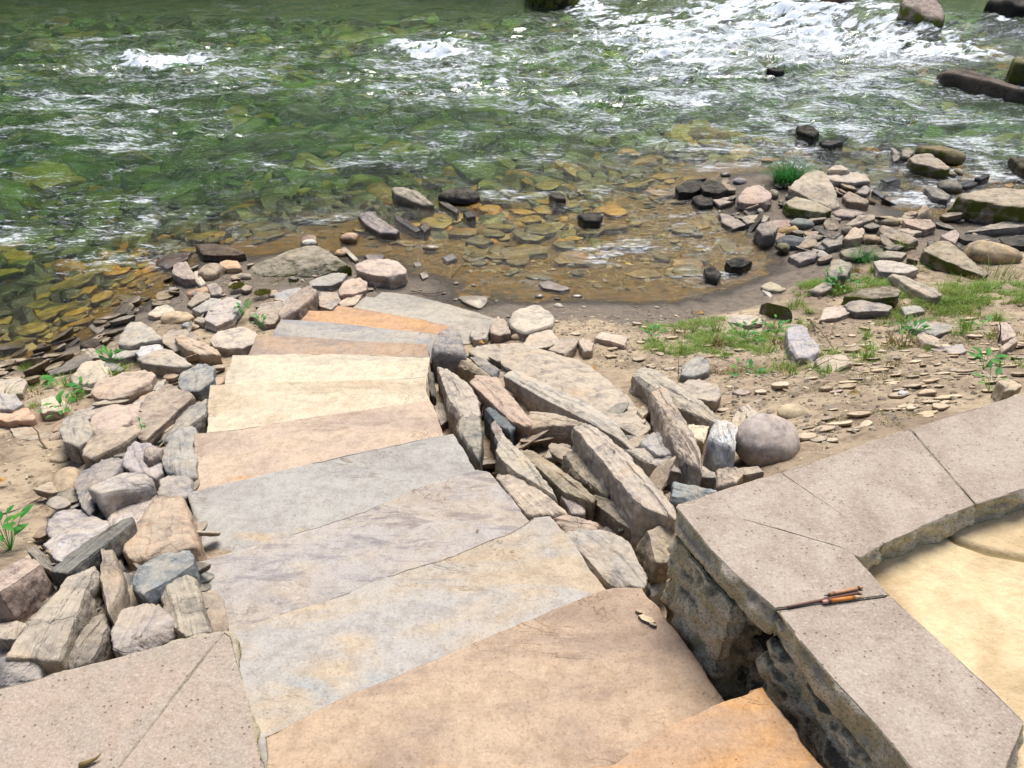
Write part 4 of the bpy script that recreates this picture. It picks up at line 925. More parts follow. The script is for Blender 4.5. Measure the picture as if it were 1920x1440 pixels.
# ------------------------------------------------------------------ ground: one sheet, bank + river bed + far bank
def axis(a, b, step, lo, hi, g=1.09):
    c = list(np.arange(a, b, step)); s = step; x = c[-1]
    while x < hi: s *= g; x += s; c.append(x)
    s = step; x = c[0]; l = []
    while x > lo: s *= g; x -= s; l.append(x)
    return np.array(l[::-1]+c)
def ground():
    xs = axis(-4.6, 5.6, .026, -160, 160); ys = axis(.9, 8.8, .026, -60, 260, 1.06)
    X, Y = np.meshgrid(xs, ys); x = X.ravel(); y = Y.ravel()
    z = H(x, y)
    p = np.column_stack([x, y, z*0])
    near = np.exp(-np.maximum(0, np.hypot(x, y-5)-7)/3)
    above = smooth(ZW-.02, ZW+.12, z)
    z = HN(x, y)
    # keep the ground out of patio and caps
    z = np.minimum(z, -.20+np.where(y > 13, 9, 0))
    nx = len(xs); i = (np.arange(len(ys)-1)[:, None]*nx+np.arange(nx-1)[None]).ravel()
    me = mesh_fast('ground', np.column_stack([x, y, z]), np.column_stack([i, i+1, i+nx+1, i+nx]))
    t = NT('bank_soil_and_river_bed'); P = t.pos(); zz = t.zed()
    n1 = t.noise(P, 1.6, 5, .6, .5); n2 = t.noise(P, 14, 6, .7); n3 = t.noise(P, 90, 4, .75); n4 = t.noise(P, 300, 2, .7)
    zz = t.math('ADD', zz, t.math('MULTIPLY_ADD', n2, .06, t.math('MULTIPLY_ADD', n1, .10, -.08)))
    dry = t.mix(t.ramp(n1, .35, .6), lin('#c2ae92', .8), lin('#a4907a', .72))
    dry = t.mix(t.ramp(t.noise(P, 5, 5, .7), .5, .68, 0, .6), dry, lin('#cbb697', .8))
    dry = t.mix(t.ramp(n2, .45, .68, 0, .6), dry, lin('#6d5a44', .5))
    vo = t.n('TexVoronoi', feature='F1'); t.set(vo.inputs['Vector'], t.mix(.03, P, t.n('TexNoise', i_Vector=P, i_Scale=30.0).outputs['Color'], 'ADD')); vo.inputs['Scale'].default_value = 34
    sx = t.n('SeparateColor'); t.set(sx.inputs[0], vo.outputs['Color'])
    grit = t.math('MULTIPLY', t.ramp(sx.outputs[0], .62, .66), t.ramp(vo.outputs['Distance'], .38, .30))
    grit = t.math('MULTIPLY', grit, t.ramp(t.noise(P, 3, 4), .42, .58))
    dry = t.mix(grit, dry, t.mix(sx.outputs[1], lin('#d8c6a6', .85), lin('#8f8272', .6)))
    sand = t.mix(t.ramp(n4, .4, .6), lin('#7e7265', .7), lin('#978a7b', .75))
    sand = t.mix(t.ramp(n2, .4, .7, 0, .5), sand, lin('#4f463b', .5))
    wob = t.math('MULTIPLY_ADD', n2, -.10, t.math('MULTIPLY_ADD', n1, -.16, t.math('ADD', zz, .09)))
    c = t.mix(t.ramp(wob, -1.75, -1.66), sand, dry)
    wetc = t.mix(t.ramp(n3, .4, .6), lin('#4a4034', .42), lin('#60523f', .5))
    c = t.mix(t.ramp(zz, ZW+.035, ZW+.005), c, wetc)
    bed = t.mix(t.ramp(n2, .35, .65), lin('#a0781e', .62), lin('#63501a', .5))
    bed = t.mix(t.ramp(n3, .5, .68, 0, .7), bed, lin('#b08c3c', .65))
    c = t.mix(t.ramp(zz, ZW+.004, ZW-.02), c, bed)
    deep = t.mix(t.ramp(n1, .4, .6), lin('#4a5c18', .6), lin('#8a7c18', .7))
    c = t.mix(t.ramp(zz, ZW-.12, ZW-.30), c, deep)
    h = t.math('MULTIPLY_ADD', n2, .8, t.math('MULTIPLY', n3, .35)); h = t.math('MULTIPLY_ADD', grit, .5, h); h = t.math('MULTIPLY_ADD', n4, .1, h)
    t.principled(c, t.ramp(zz, ZW+.03, ZW+.01, .92, .35), t.bump(h, .8, .022), spec=.25)
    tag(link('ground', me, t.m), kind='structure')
ground()

# ------------------------------------------------------------------ stuff: bed stones and gravel, merged
def scatter_mesh(name, posn, size, cols, flat, mat, n=2, tilt=.25, shade=None):
    base, F = ico(n); Vs = []; Fs = []; Cs = []; off = 0
    for k in range(len(posn)):
        rs = np.random.RandomState(k+5); N = rs.normal(size=(9, 3)); N /= np.linalg.norm(N, axis=1)[:, None]; D = rs.uniform(.62, 1, 9)
        g = np.maximum(base@N.T/D, 0); r = 1/np.maximum((g**9).sum(1)**(1/9), .75)
        V = base*r[:, None]*size[k]*np.array([1, rs.uniform(.55, .95), flat*rs.uniform(.6, 1.5)])
        a = rs.uniform(0, 6.28); c, s = math.cos(a), math.sin(a); V = V@np.array([[c, s, 0], [-s, c, 0], [0, 0, 1]])
        V[:, 2] += V[:, 0]*rs.uniform(-tilt, tilt)+V[:, 1]*rs.uniform(-tilt, tilt)
        Vs.append(V+posn[k]); Fs.append(F+off); off += len(V)
        cc = np.array(lin(cols[rs.randint(len(cols))], .55))*rs.uniform(.7, 1.25)*(shade[k] if shade is not None else 1); Cs.append(np.tile(cc, (len(V), 1)))
    me = mesh_fast(name, np.vstack(Vs), np.vstack(Fs), False); cattr(me, 'tint', np.vstack(Cs))
    return link(name, me, mat)
def bed():
    x = RS.uniform(-15, 16, 17000); y = 4.5+RS.uniform(0, 1, 17000)**1.2*17
    z = H(x, y); d = np.hypot(x, y)
    k = (z < ZW-.05) & (np.abs(x) < y*.85+1); x, y, z = x[k], y[k], z[k]
    s = RS.lognormal(-2.2, .5, len(x)).clip(.05, .36)*(1+np.clip((y-7)/12, 0, .8))
    top = ZW-.05; z = np.minimum(z+s*.12, top-s*.62)
    o = scatter_mesh('riverbed_stones', np.column_stack([x, y, z]), s, ['#b08a2a', '#8d8028', '#5f6a22', '#3f5222', '#d8a22c', '#4a3a18', '#2c3a1a', '#6d5a20', '#d09028', '#7a8038', '#59541c', '#35290f', '#4f5a20', '#6a5a1c'], .38, M['bed'], 2, shade=np.clip(.95+1.5*fbm(np.column_stack([x*.45, y*.8, x*0]), 3, 91), .22, 1.5))
    tag(o, 'green and ochre stones covering the river bed under the current', 'riverbed stones', kind='stuff')
bed()
def gravel():
    P = []; S_ = []
    zones = [('760,450 1000,380 1300,300 1400,450 1440,510 1200,550 900,530', 1500, .01, .045),
             ('0,560 200,520 300,500 260,590 100,640 0,680', 500, .01, .05),
             ('1000,600 1250,585 1500,600 1920,600 1920,720 1700,795 1540,850 1340,800 1200,700 1050,650', 3600, .005, .022),
             ('700,480 860,540 1200,575 1500,560 1520,600 1200,620 900,600 760,560', 700, .003, .011),
             ('0,690 250,640 400,560 560,540 560,600 380,700 330,900 150,1000 0,1100', 900, .004, .014),
             ('1480,420 1920,420 1920,600 1560,600', 700, .006, .022),
             ('830,680 940,640 1080,700 1300,880 1260,1150 1180,1080 900,870', 700, .005, .02),
             ('250,520 560,480 720,500 700,560 400,600', 300, .006, .02),
             ('380,1100 400,1180 0,1290 0,1150 120,900 300,800 380,900', 400, .005, .02)]
    for poly, n_, a, b in zones:
        pl = pts(poly); A = np.array(pl); k = 0
        W = np.array([gp(q[0], q[1]) for q in pl])[:, :2]; Wl = [tuple(w) for w in W]
        while k < n_:
            x = random.uniform(W[:, 0].min(), W[:, 0].max()); y = random.uniform(W[:, 1].min(), W[:, 1].max())
            if not inside(x, y, Wl): continue
            k += 1; P.append((x, y)); S_.append(a*(b/a)**(random.random()**1.6))
    P = np.array(P); z = H(P[:, 0], P[:, 1]); p = np.column_stack([P, z*0])
    above = smooth(ZW-.02, ZW+.12, z)
    z = HN(P[:, 0], P[:, 1])
    o = scatter_mesh('gravel', np.column_stack([P, z+np.array(S_)*.15]), np.array(S_), ['#e0cfb0', '#cfc2aa', '#bfab90', '#a39582', '#ecdcbc', '#cbb497', '#9c8d7a'], .3, M['chip'], 1)
    tag(o, 'fine shale gravel and grit scattered over the soil', 'gravel', kind='stuff')
gravel()

# ------------------------------------------------------------------ water
def blobs(x, y, text):
    r = np.zeros(len(x))
    for q in text.split(';'):
        px, py, rx, ry, a, w = [float(v) for v in q.split(',')]
        c = atz(px, py, ZW); dep = (c-EYE)@np.array([0, CP, -SP]); u = rx*dep/FPX
        yn = abs(atz(px, py-ry, ZW)[1]-atz(px, py+ry, ZW)[1])/2
        ca, sa = math.cos(math.radians(a)), math.sin(math.radians(a))
        dx = (x-c[0]); dy = (y-c[1])
        X = (dx*ca+dy*sa)/u; Y = (-dx*sa+dy*ca)/yn
        r = np.maximum(r, w*np.exp(-(X*X+Y*Y)*.9))
    return r
FOAM = ('300,116,95,15,-8,1.0;250,108,60,12,0,.7;180,128,90,14,0,.35;820,92,85,15,-6,.95;880,103,45,9,-10,.9;760,82,40,10,0,.6;875,155,28,12,0,.75;940,158,20,8,0,.6;720,170,60,16,0,.35;310,212,55,14,12,.6;200,225,80,14,0,.35;'
        '1110,18,50,16,0,1;1180,40,110,18,0,.75;1250,68,130,22,0,.9;1160,72,60,10,0,.7;1170,128,60,14,0,.6;1330,190,55,12,0,.65;1300,100,200,45,0,.6;1450,45,190,40,-3,.95;1560,70,190,34,-4,.9;1660,85,170,32,-5,1;1780,100,90,15,-6,1;1720,80,60,14,0,.8;1400,120,200,45,0,.42;1450,170,170,40,0,.36;'
        '1430,8,150,10,0,1;1300,6,120,8,0,.9;1560,18,100,10,0,.8;1650,40,60,10,0,.8;1880,62,50,12,0,.5;1050,110,150,40,0,.34;1000,140,200,50,0,.3;1465,133,30,8,0,.8;1250,200,200,50,0,.3;1150,220,250,40,0,.24;600,130,200,50,0,.2;420,180,200,60,0,.18;400,360,40,14,0,.4;380,120,260,80,0,.15;1600,230,200,60,0,.2')
AER_GLINT = '1500,120,420,110,-3,.6;1250,160,330,110,0,.5;1050,170,250,80,0,.4;250,160,330,120,0,.35;850,110,160,50,0,.5;1650,240,330,110,-8,.55;1850,320,200,80,0,.45;1000,290,350,40,4,.3;300,440,330,50,0,.35;620,390,180,30,0,.35;1300,420,200,80,0,.2;1750,360,220,50,0,.55;1880,300,200,60,0,.5;1120,480,230,45,0,.42;1330,525,170,25,0,.55;1000,430,150,30,0,.35;1330,470,120,30,0,.4'  # zones of white streaks: aerated water plus painted glints, as in the cove
ROUGHW = ('1300,90,500,80,0,1.0;1150,170,400,70,0,.9;1550,150,300,80,0,.75;300,130,400,80,0,.8;800,120,300,70,0,.9;300,230,400,70,0,.6;500,330,500,90,0,.45;200,420,400,70,0,.45;1500,260,250,60,0,.5')
def river():
    rows = []; y = 3.6
    while y < 30: rows.append(y); y += .0125+.0016*max(0, y-4)**1.15
    while y < 120: rows.append(y); y *= 1.12
    ys = np.array(rows); nx = 1000
    f = np.linspace(-1, 1, nx); f = f*(.55+.45*np.abs(f)**3)
    X = f[None]*(ys[:, None]*1.15+2.0); Y = np.repeat(ys[:, None], nx, 1)
    x = X.ravel(); y = Y.ravel()
    base = H(x, y)
    foam = blobs(x, y, FOAM); rw = .10+.9*blobs(x, y, ROUGHW)
    depth = ZW-base
    shal = smooth(.0, .28, depth); farf = smooth(40, 24, y)
    p = np.column_stack([x, y*1.0, x*0])
    # flow runs from upper right to the left, slightly toward the viewer
    a = math.radians(7); u = x*math.cos(a)+y*math.sin(a); v = -x*math.sin(a)+y*math.cos(a)
    wob = fbm(np.column_stack([u*.5, v*.8, v*0+3]), 3, 40)
    q = np.column_stack([u*1.0+wob*.5, v*2.3+wob*1.1, v*0])
    rid = 1-np.abs(fbm(q*.85, 3, 41)*1.2); rid2 = 1-np.abs(fbm(q*2.4+7, 3, 42))
    sm = fbm(q*1.1+30, 4, 43); fine = fbm(q*7.5+50, 3, 44); rip = fbm(np.column_stack([u*3.5, v*10, v*0])+9, 3, 45)
    ed = (.25+.75*shal)
    zz = (rid-.55)*.13*rw*ed+(rid2-.5)*.040*rw*ed+sm*.020*ed+fine*.006*ed*(.35+rw)+rip*.0035*(.4+.6*shal)
    zz = zz+foam*.05+foam*np.clip(fbm(p*np.array([4, 8, 1]), 4, 46), -.5, 1)*.06
    # the ledge at the top right: water upstream stands higher
    L0_ = atz(1080, 5, ZW); L1_ = atz(1870, 88, ZW)
    dd = L1_[:2]-L0_[:2]; dd /= np.linalg.norm(dd); nn = np.array([-dd[1], dd[0]])
    if nn[1] < 0: nn = -nn
    sd = (x-L0_[0])*nn[0]+(y-L0_[1])*nn[1]; al = (x-L0_[0])*dd[0]+(y-L0_[1])*dd[1]
    up = smooth(-.2, 1.0, sd+.25*fbm(p*1.1, 2, 60))*smooth(-1.5, 1.2, al)
    zz = zz+up*.30
    me = mesh_fast('river', np.column_stack([x, y, ZW+zz*farf]), (lambda i: np.column_stack([i, i+1, i+nx+1, i+nx]))((np.arange(len(ys)-1)[:, None]*nx+np.arange(nx-1)[None]).ravel()))
    crest = np.clip((rid-.72)*3, 0, 1)*rw
    fm = foam*(.62+.55*fbm(q*3.2+11, 4, 47)+.35*fbm(q*11, 3, 48))+crest*.16*np.clip(fbm(q*2+3, 3, 49)+.2, 0, 1)
    attr(me, 'foam', np.clip(fm, 0, 1.2)); attr(me, 'depth', np.clip(depth+zz*.5, 0, 1)); attr(me, 'foam_glint', np.clip(.28*rw+.9*blobs(x, y, AER_GLINT)+fbm(q*.9+70, 3, 50)*.18, 0, 1))
    t = NT('river_water'); P = t.pos()
    F = t.n('Attribute', attribute_name='foam').outputs['Fac']; D = t.n('Attribute', attribute_name='depth').outputs['Fac']
    C = t.n('Attribute', attribute_name='foam_glint').outputs['Fac']
    Pm = t.mapping(P, (1, 2.4, 1), (0, 0, -.12)); Pw = t.mix(.25, Pm, t.n('TexNoise', i_Vector=P, i_Scale=1.5).outputs['Color'], 'ADD')
    r1 = t.noise(Pw, 5.5, 4, .6, .6); r2 = t.noise(Pw, 17, 4, .65, .5); r3 = t.noise(t.mapping(P, (1, 1.7, 1), (0, 0, .2)), 45, 3, .65, .3)
    sh = t.ramp(D, .0, .25, .55, 1)
    h = t.math('MULTIPLY', r1, .9); h = t.math('MULTIPLY_ADD', r2, .42, h); h = t.math('MULTIPLY_ADD', r3, .10, h)
    nb = t.bump(t.math('MULTIPLY', h, sh), 1.0, .06)
    fr = t.n('Fresnel', i_IOR=1.34, i_Normal=nb)
    fac = t.math('MULTIPLY', fr.outputs[0], .78, clamp=True)
    tr = t.n('BsdfTransparent'); t.set(tr.inputs[0], t.mix(t.ramp(D, .02, .45), (.98, .95, .76), (.56, .83, .36)))
    gl = t.n('BsdfGlossy', i_Roughness=.13, i_Normal=nb); gl.inputs['Color'].default_value = (1, 1, 1, 1)
    turb = t.n('BsdfDiffuse', i_Normal=nb); t.set(turb.inputs[0], t.mix(t.noise(Pm, .8, 3), (.02, .14, .055, 1), (.10, .17, .02, 1)))
    m1 = t.n('MixShader'); t.set(m1.inputs[0], t.ramp(D, .1, .6, 0, .26)); t.set(m1.inputs[1], tr); t.set(m1.inputs[2], turb)
    m2 = t.n('MixShader'); t.set(m2.inputs[0], fac); t.set(m2.inputs[1], m1); t.set(m2.inputs[2], gl)
    fd = t.n('BsdfDiffuse', i_Roughness=.5); t.set(fd.inputs[0], (.93, .96, .97)); t.set(fd.inputs['Normal'], t.bump(t.math('ADD', r3, r2), .6, .012))
    fn = t.noise(t.mapping(P, (1, 1.6, 1)), 9, 5, .72, 1.2); fn2 = t.noise(P, 42, 4, .75, .5)
    x1 = t.math('MULTIPLY_ADD', fn, .9, t.math('MULTIPLY', fn2, .7))      # about .8
    ff = t.ramp(t.math('MULTIPLY_ADD', F, 2.3, t.math('MULTIPLY_ADD', x1, 1.7, -1.93)), 0, .7)
    # thin white streaks: sky reflections and glints painted in with aerated water
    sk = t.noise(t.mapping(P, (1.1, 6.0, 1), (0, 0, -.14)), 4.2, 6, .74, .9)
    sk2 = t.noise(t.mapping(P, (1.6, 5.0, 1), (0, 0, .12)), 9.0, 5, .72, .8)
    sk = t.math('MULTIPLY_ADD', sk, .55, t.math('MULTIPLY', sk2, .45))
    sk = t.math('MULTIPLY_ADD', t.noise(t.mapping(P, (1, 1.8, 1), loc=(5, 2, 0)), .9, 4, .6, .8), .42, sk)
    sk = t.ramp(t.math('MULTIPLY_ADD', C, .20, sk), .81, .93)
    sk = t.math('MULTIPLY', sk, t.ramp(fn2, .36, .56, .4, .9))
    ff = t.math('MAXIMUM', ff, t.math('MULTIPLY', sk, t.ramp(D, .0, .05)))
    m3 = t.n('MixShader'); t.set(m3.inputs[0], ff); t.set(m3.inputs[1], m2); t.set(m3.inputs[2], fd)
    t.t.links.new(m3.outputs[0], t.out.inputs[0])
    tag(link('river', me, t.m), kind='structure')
river()

# ------------------------------------------------------------------ vegetation
def veg_mat(name, c1, c2, c3=None):
    t = NT(name); A = t.n('Attribute', attribute_name='shade').outputs['Fac']
    c = t.mix(A, lin(c1, .62), lin(c2, .62))
    c = t.mix(t.ramp(t.noise(t.pos(), 9, 3), .5, .7, 0, .6), c, lin(c3 or c1, .62))
    b = t.principled(c, .55, spec=.3)
    tl = t.n('BsdfTranslucent'); t.set(tl.inputs[0], c); m = t.n('MixShader', i_0=.35)
    t.set(m.inputs[1], b); t.set(m.inputs[2], tl); t.t.links.new(m.outputs[0], t.out.inputs[0]); return t.m
M['grass'] = veg_mat('grass_blades', '#a9c650', '#7bac42', '#cfc465')
M['rush'] = veg_mat('rush_blades', '#2f8a3e', '#5cae4a', '#3a7d4e')
M['moss'] = veg_mat('moss_cushion', '#7a7a2a', '#98923a', '#8b6a30')
M['leaf'] = veg_mat('weed_leaves', '#63b83f', '#3f9d4c', '#98c84f')
M['straw'] = veg_mat('dry_straw', '#b59c62', '#8f7a48', '#a7a55a')
M['twig'] = (lambda t: (t.principled(t.mix(t.noise(t.pos(), 40, 3), lin('#5f4a36', .6), lin('#97826a', .6)), .85), t.m)[1])(NT('twig_bark'))
M['dead'] = (lambda t: (t.principled(t.mix(t.noise(t.pos(), 60, 3), lin('#c9773a', .7), lin('#c9a93c', .7)), .7), t.m)[1])(NT('fallen_leaf'))
def blades(base, ln, wd, lean, az, segs=4):
    V = []; F = []; Sh = []
    for k in range(len(base)):
        b = base[k]; L = ln[k]; w = wd[k]; a = az[k]; le = lean[k]; i0 = len(V); ca, sa = math.cos(a), math.sin(a); sh = random.random()
        for s_ in range(segs+1):
            f = s_/segs; out = L*le*f**1.9; up = L*f*(1-.45*le*f)
            ww = w*(1-f)**.7*.5+.0003
            cx, cy, cz = b[0]+ca*out, b[1]+sa*out, b[2]+up
            V += [(cx-sa*ww, cy+ca*ww, cz), (cx+sa*ww, cy-ca*ww, cz)]; Sh += [sh, sh]
            if s_: j = i0+2*s_; F.append((j-2, j-1, j+1, j))
    return V, F, Sh
def tuft(name, lab, px, py, n_, L, spread, mat, cat='grass', group=None, w=.004, up=.6, kind=None, stretch=1.0, region=None, zoff=0):
    c = gp(px, py, zoff)
    r = np.sqrt(RS.uniform(0, 1, n_)) ; th = RS.uniform(0, 6.283, n_)
    dx = r*np.cos(th)*spread*stretch; dy = r*np.sin(th)*spread
    if region:
        cl = fbm(np.column_stack([c[0]+dx, c[1]+dy, dx*0])*9, 4, 88) > -.12+.6*(r-.5); dx, dy, r = dx[cl], dy[cl], r[cl]
    z = HN(c[0]+dx, c[1]+dy)+(zoff if not region else 0)-.006
    base = np.column_stack([dx, dy, z-c[2]]); m_ = len(dx)
    az = np.where(RS.uniform(0, 1, m_) < .65, np.arctan2(dy, dx), RS.uniform(0, 6.28, m_))+RS.normal(0, .4, m_)
    V, F, Sh = blades(base, L*RS.uniform(.35, 1.1, m_)*(1-.4*r), w*RS.uniform(.6, 1.4, m_), np.clip(RS.normal(up, .25, m_), .05, 1.2), az)
    me = mesh_np(name, V, F); attr(me, 'shade', Sh); o = link(name, me, mat); o.location = c
    return tag(o, lab, cat, group, kind)
def weed(lab, px, py, n_, size, h=.05, mat=None, group='leafy weeds on the banks', zoff=0, spread=.04, name='weed'):
    c = gp(px, py, zoff); V = []; F = []; Sh = []; sV = []; sF = []
    for k in range(n_):
        a = random.uniform(0, 6.28); rr = random.uniform(.2, 1)*spread; bx, by = math.cos(a)*rr, math.sin(a)*rr; bz = h*random.uniform(.3, 1)
        a2 = a+random.uniform(-.6, .6); L = size*random.uniform(.6, 1.1); W_ = L*random.uniform(.38, .55); dr = random.uniform(-.1, .5)
        i0 = len(V); sh = random.random(); d = np.array([math.cos(a2), math.sin(a2)]); s_ = np.array([-d[1], d[0]])
        for f, wf in ((0, .05), (.2, .7), (.45, 1), (.7, .75), (.88, .35), (1, .02)):
            m = np.array([bx, by])+d*L*f; zc = bz+L*(.45*f-dr*f*f)
            for q, fold in ((-1, .14), (0, 0), (1, .14)):
                V.append((*(m+s_*q*W_*wf*.5), zc+abs(q)*W_*wf*fold)); Sh.append(sh)
        for r_ in range(5):
            for q in range(2): j = i0+r_*3+q; F.append((j, j+1, j+4, j+3))
        # stalk
        j = len(V)
        for f in (0, 1):
            for q in (-1, 1): V.append((bx*f+q*.0012, by*f, (bz)*f-.01*(1-f))); Sh.append(.2)
        F.append((j, j+1, j+3, j+2))
    me = mesh_np(name, V, F); attr(me, 'shade', Sh); o = link(name, me, mat or M['leaf']); o.location = c
    return tag(o, lab, 'weed', group)
GT = 'grass tufts on the right bank'
def little_tufts(poly, n_, protos, group, lab):
    pl = pts(poly); A = np.array(pl); k = 0
    while k < n_:
        x = random.uniform(A[:, 0].min(), A[:, 0].max()); y = random.uniform(A[:, 1].min(), A[:, 1].max())
        if not inside(x, y, pl): continue
        src_ = random.choice(protos) if k >= 3 else None
        if src_ is None:
            o = tuft('small_tuft', lab, x, y, 60, [.10, .14, .08][k], [.05, .035, .06][k], [M['grass'], M['grass'], M['straw']][k], group=group, w=.0042, up=.75); protos.append(o)
        else:
            o = src_.copy(); COL.objects.link(o); c = gp(x, y); c[2] = HN(c[:1], c[1:2])[0]-.005; o.location = c; o.rotation_euler = (0, 0, random.uniform(0, 6.28)); o.scale = [random.uniform(.6, 1.4)]*3
        k += 1
little_tufts('1190,590 1330,575 1500,600 1560,520 1640,480 1920,520 1920,640 1700,680 1640,740 1500,720 1300,700', 90, [], 'little grass tufts strewn over the right bank', 'little grass tuft growing between shale pieces on the right bank')
little_tufts('0,700 60,690 230,670 260,700 180,760 0,780', 14, [], 'little grass tufts on the left bank', 'little grass tuft growing between stones on the left bank')
tuft('grass_tuft', 'lush green rush tuft standing in the water beside the speckled slab', 1476, 345, 560, .48, .15, M['rush'], group=GT, w=.010, up=.75)
tuft('grass_tuft', 'dark green drooping grass tuft on the spit above the right meadow patch', 1618, 490, 170, .30, .06, M['rush'], group=GT, w=.005, up=.9)
tuft('grass_tuft', 'small yellow green tuft between the brown slabs of the spit', 1685, 470, 80, .22, .05, M['grass'], group=GT, w=.006, up=.5)
tuft('grass_tuft', 'tiny tuft growing on the little island of stones', 1712, 277, 50, .16, .04, M['grass'], group=GT, w=.006)
tuft('grass_tuft', 'small bright tuft behind the dark pointed fin of rock', 1492, 578, 120, .14, .08, M['grass'], group=GT, w=.004)
tuft('grass_tuft', 'grass tuft left of the meadow patch, spreading onto the soil', 1238, 655, 190, .13, .12, M['grass'], group=GT, w=.003, up=.8)
tuft('grass_tuft', 'short tuft in front of the long flat grey slab', 1655, 612, 110, .10, .06, M['grass'], group=GT, w=.003)
tuft('grass_tuft', 'short dark tuft beside the tan oval flat stone on the right bank', 1697, 622, 110, .09, .07, M['leaf'], group=GT, w=.004)
tuft('grass_tuft', 'thin blades at the far right edge, above the capstone', 1895, 690, 60, .12, .06, M['grass'], group=GT, w=.003)
tuft('grass_tuft', 'tall sparse blades in front of the large smooth tan boulder', 1872, 520, 70, .30, .18, M['grass'], group=GT, w=.004, up=.35)
def patch(lab, px, py, n_, L, sp, mat, st=1.6, w=.0042, cat='grass', zoff=0, name='grass_patch'):
    return tuft(name, lab, px, py, n_, L, sp, mat, cat=cat, w=w, up=.8, kind='stuff', stretch=st, region=True, zoff=zoff)
patch('green grass growing in the middle of the right bank', 1345, 640, 8000, .07, .34, M['grass'], 1.7)
patch('thin dry grass below the green patch', 1420, 690, 3500, .045, .26, M['straw'], 1.7)
patch('short grass along the left side of the meadow patch', 1300, 612, 2000, .07, .22, M['grass'], 1.8)
patch('grass between the round greenish rock and the dark jagged one', 1590, 535, 6500, .10, .30, M['grass'], 1.5)
patch('grass on top of the right bank by the frame edge', 1850, 555, 11000, .10, .50, M['grass'], 1.8)
patch('yellowish grass and moss on the right bank', 1750, 580, 4500, .055, .42, M['straw'], 2.0)
patch('low grass around the grey slab', 1760, 572, 3500, .07, .4, M['grass'], 2.0)
patch('sparse moss and grass beside the egg shaped stone', 1590, 800, 2200, .025, .17, M['moss'], 2.0, .003, 'moss')
patch('moss patches near the eight sided block', 1650, 715, 3000, .025, .25, M['moss'], 2.0, .003, 'moss')
patch('olive moss patch below the jagged rock', 1675, 595, 1800, .03, .16, M['moss'], 1.8, .004, 'moss')
patch('moss at the far right near the tilted stone', 1845, 640, 1500, .03, .18, M['moss'], 1.8, .004, 'moss')
patch('moss and grass around the left bank stones', 80, 718, 1300, .05, .22, M['grass'], 1.6, .004)
patch('moss strip on the left bank behind the warm brown rock', 225, 690, 900, .035, .13, M['moss'], 2.0, .004, 'moss')
patch('moss around the foot of the mossy boulder', 545, 530, 1200, .035, .22, M['moss'], 2.2, .005, 'moss')
patch('yellow moss on clay above the rubble', 1130, 680, 900, .025, .16, M['moss'], 2.0, .004, 'moss')
def cushion(lab, px, py, r): return tuft('moss_cushion', lab, px, py, 900, .03, r, M['moss'], cat='moss', group='moss cushions near the foot of the steps', w=.005, up=.4, zoff=.05)
cushion('round moss cushion left of the blue grey stone', 492, 548, .07)
cushion('round dark moss cushion among the pebbles on the upper left bank', 445, 537, .06)
weed('seedling with broad leaves near the left frame edge, lowest on the bank', 18, 1030, 22, .06, .14, spread=.09, zoff=.02)
weed('leafy weed by the pale stone at the left frame edge', 120, 770, 14, .06, .07, spread=.10, zoff=.03)
weed('bright leafy weed above the warm brown layered rock', 212, 682, 12, .07, .08, spread=.07, zoff=.03)
weed('light green seedling left of the seedling cluster on the bank', 112, 722, 9, .07, .08, spread=.05)
weed('small green weed in the middle of the left soil strip', 163, 738, 12, .06, .08, spread=.06)
weed('weed growing between the pale slab and the tilted slab', 455, 590, 14, .06, .10, spread=.07, zoff=.03)
weed('small weed left of the tilted red brown slab', 490, 612, 10, .045, .08, spread=.05, zoff=.03)
weed('leafy plant in the middle of the right meadow patch', 1395, 632, 34, .05, .08, spread=.14, zoff=.02)
weed('leafy plant at the right end of the meadow patch', 1455, 625, 22, .045, .09, spread=.09, zoff=.02)
weed('leafy plant at the left end of the meadow patch', 1222, 632, 14, .06, .06, spread=.07, zoff=.01)
weed('broad leaved plant in front of the meadow patch', 1400, 705, 12, .05, .05, spread=.09)
weed('leafy weeds below the greenish rock', 1572, 540, 34, .06, .10, spread=.15, zoff=.02)
weed('dark green weed by the short tufts on the right bank', 1705, 632, 20, .05, .09, spread=.08)
weed('dark leaved plant near the right frame edge', 1845, 690, 12, .07, .10, spread=.06)
weed('small plant touching the right capstone', 1857, 733, 8, .045, .07, spread=.06)
weed('single round leafed weed on the right bank', 1838, 618, 7, .06, .08, spread=.04)
weed('tiny sprout near the eight sided block', 1617, 680, 7, .035, .05, spread=.03)
weed('small weed on the slab beside the brown rough rock', 264, 802, 4, .03, .03, spread=.02, zoff=.15)

def tube(name, lab, P, r, mat, cat, group=None, sides=7, r2=None):
    P = np.array(P); c = P[0].copy(); Q = P-c; V = []; F = []; n_ = len(Q)
    for i in range(n_):
        tdir = Q[min(i+1, n_-1)]-Q[max(i-1, 0)]; tdir /= np.linalg.norm(tdir)+1e-9
        a = np.cross(tdir, [0, 0, 1]); 
        if np.linalg.norm(a) < .1: a = np.cross(tdir, [1, 0, 0])
        a /= np.linalg.norm(a); b = np.cross(tdir, a); rr = r+(((r2 if r2 is not None else r*.4)-r)*i/(n_-1))
        for k in range(sides): th = k/sides*6.283; V.append(Q[i]+(a*math.cos(th)+b*math.sin(th))*rr)
    for i in range(n_-1):
        for k in range(sides): F.append((i*sides+k, i*sides+(k+1) % sides, (i+1)*sides+(k+1) % sides, (i+1)*sides+k))
    F += [tuple(range(sides))[::-1], tuple((n_-1)*sides+k for k in range(sides))]
    me = mesh_np(name, V, F); o = link(name, me, mat); o.location = c; return tag(o, lab, cat, group)
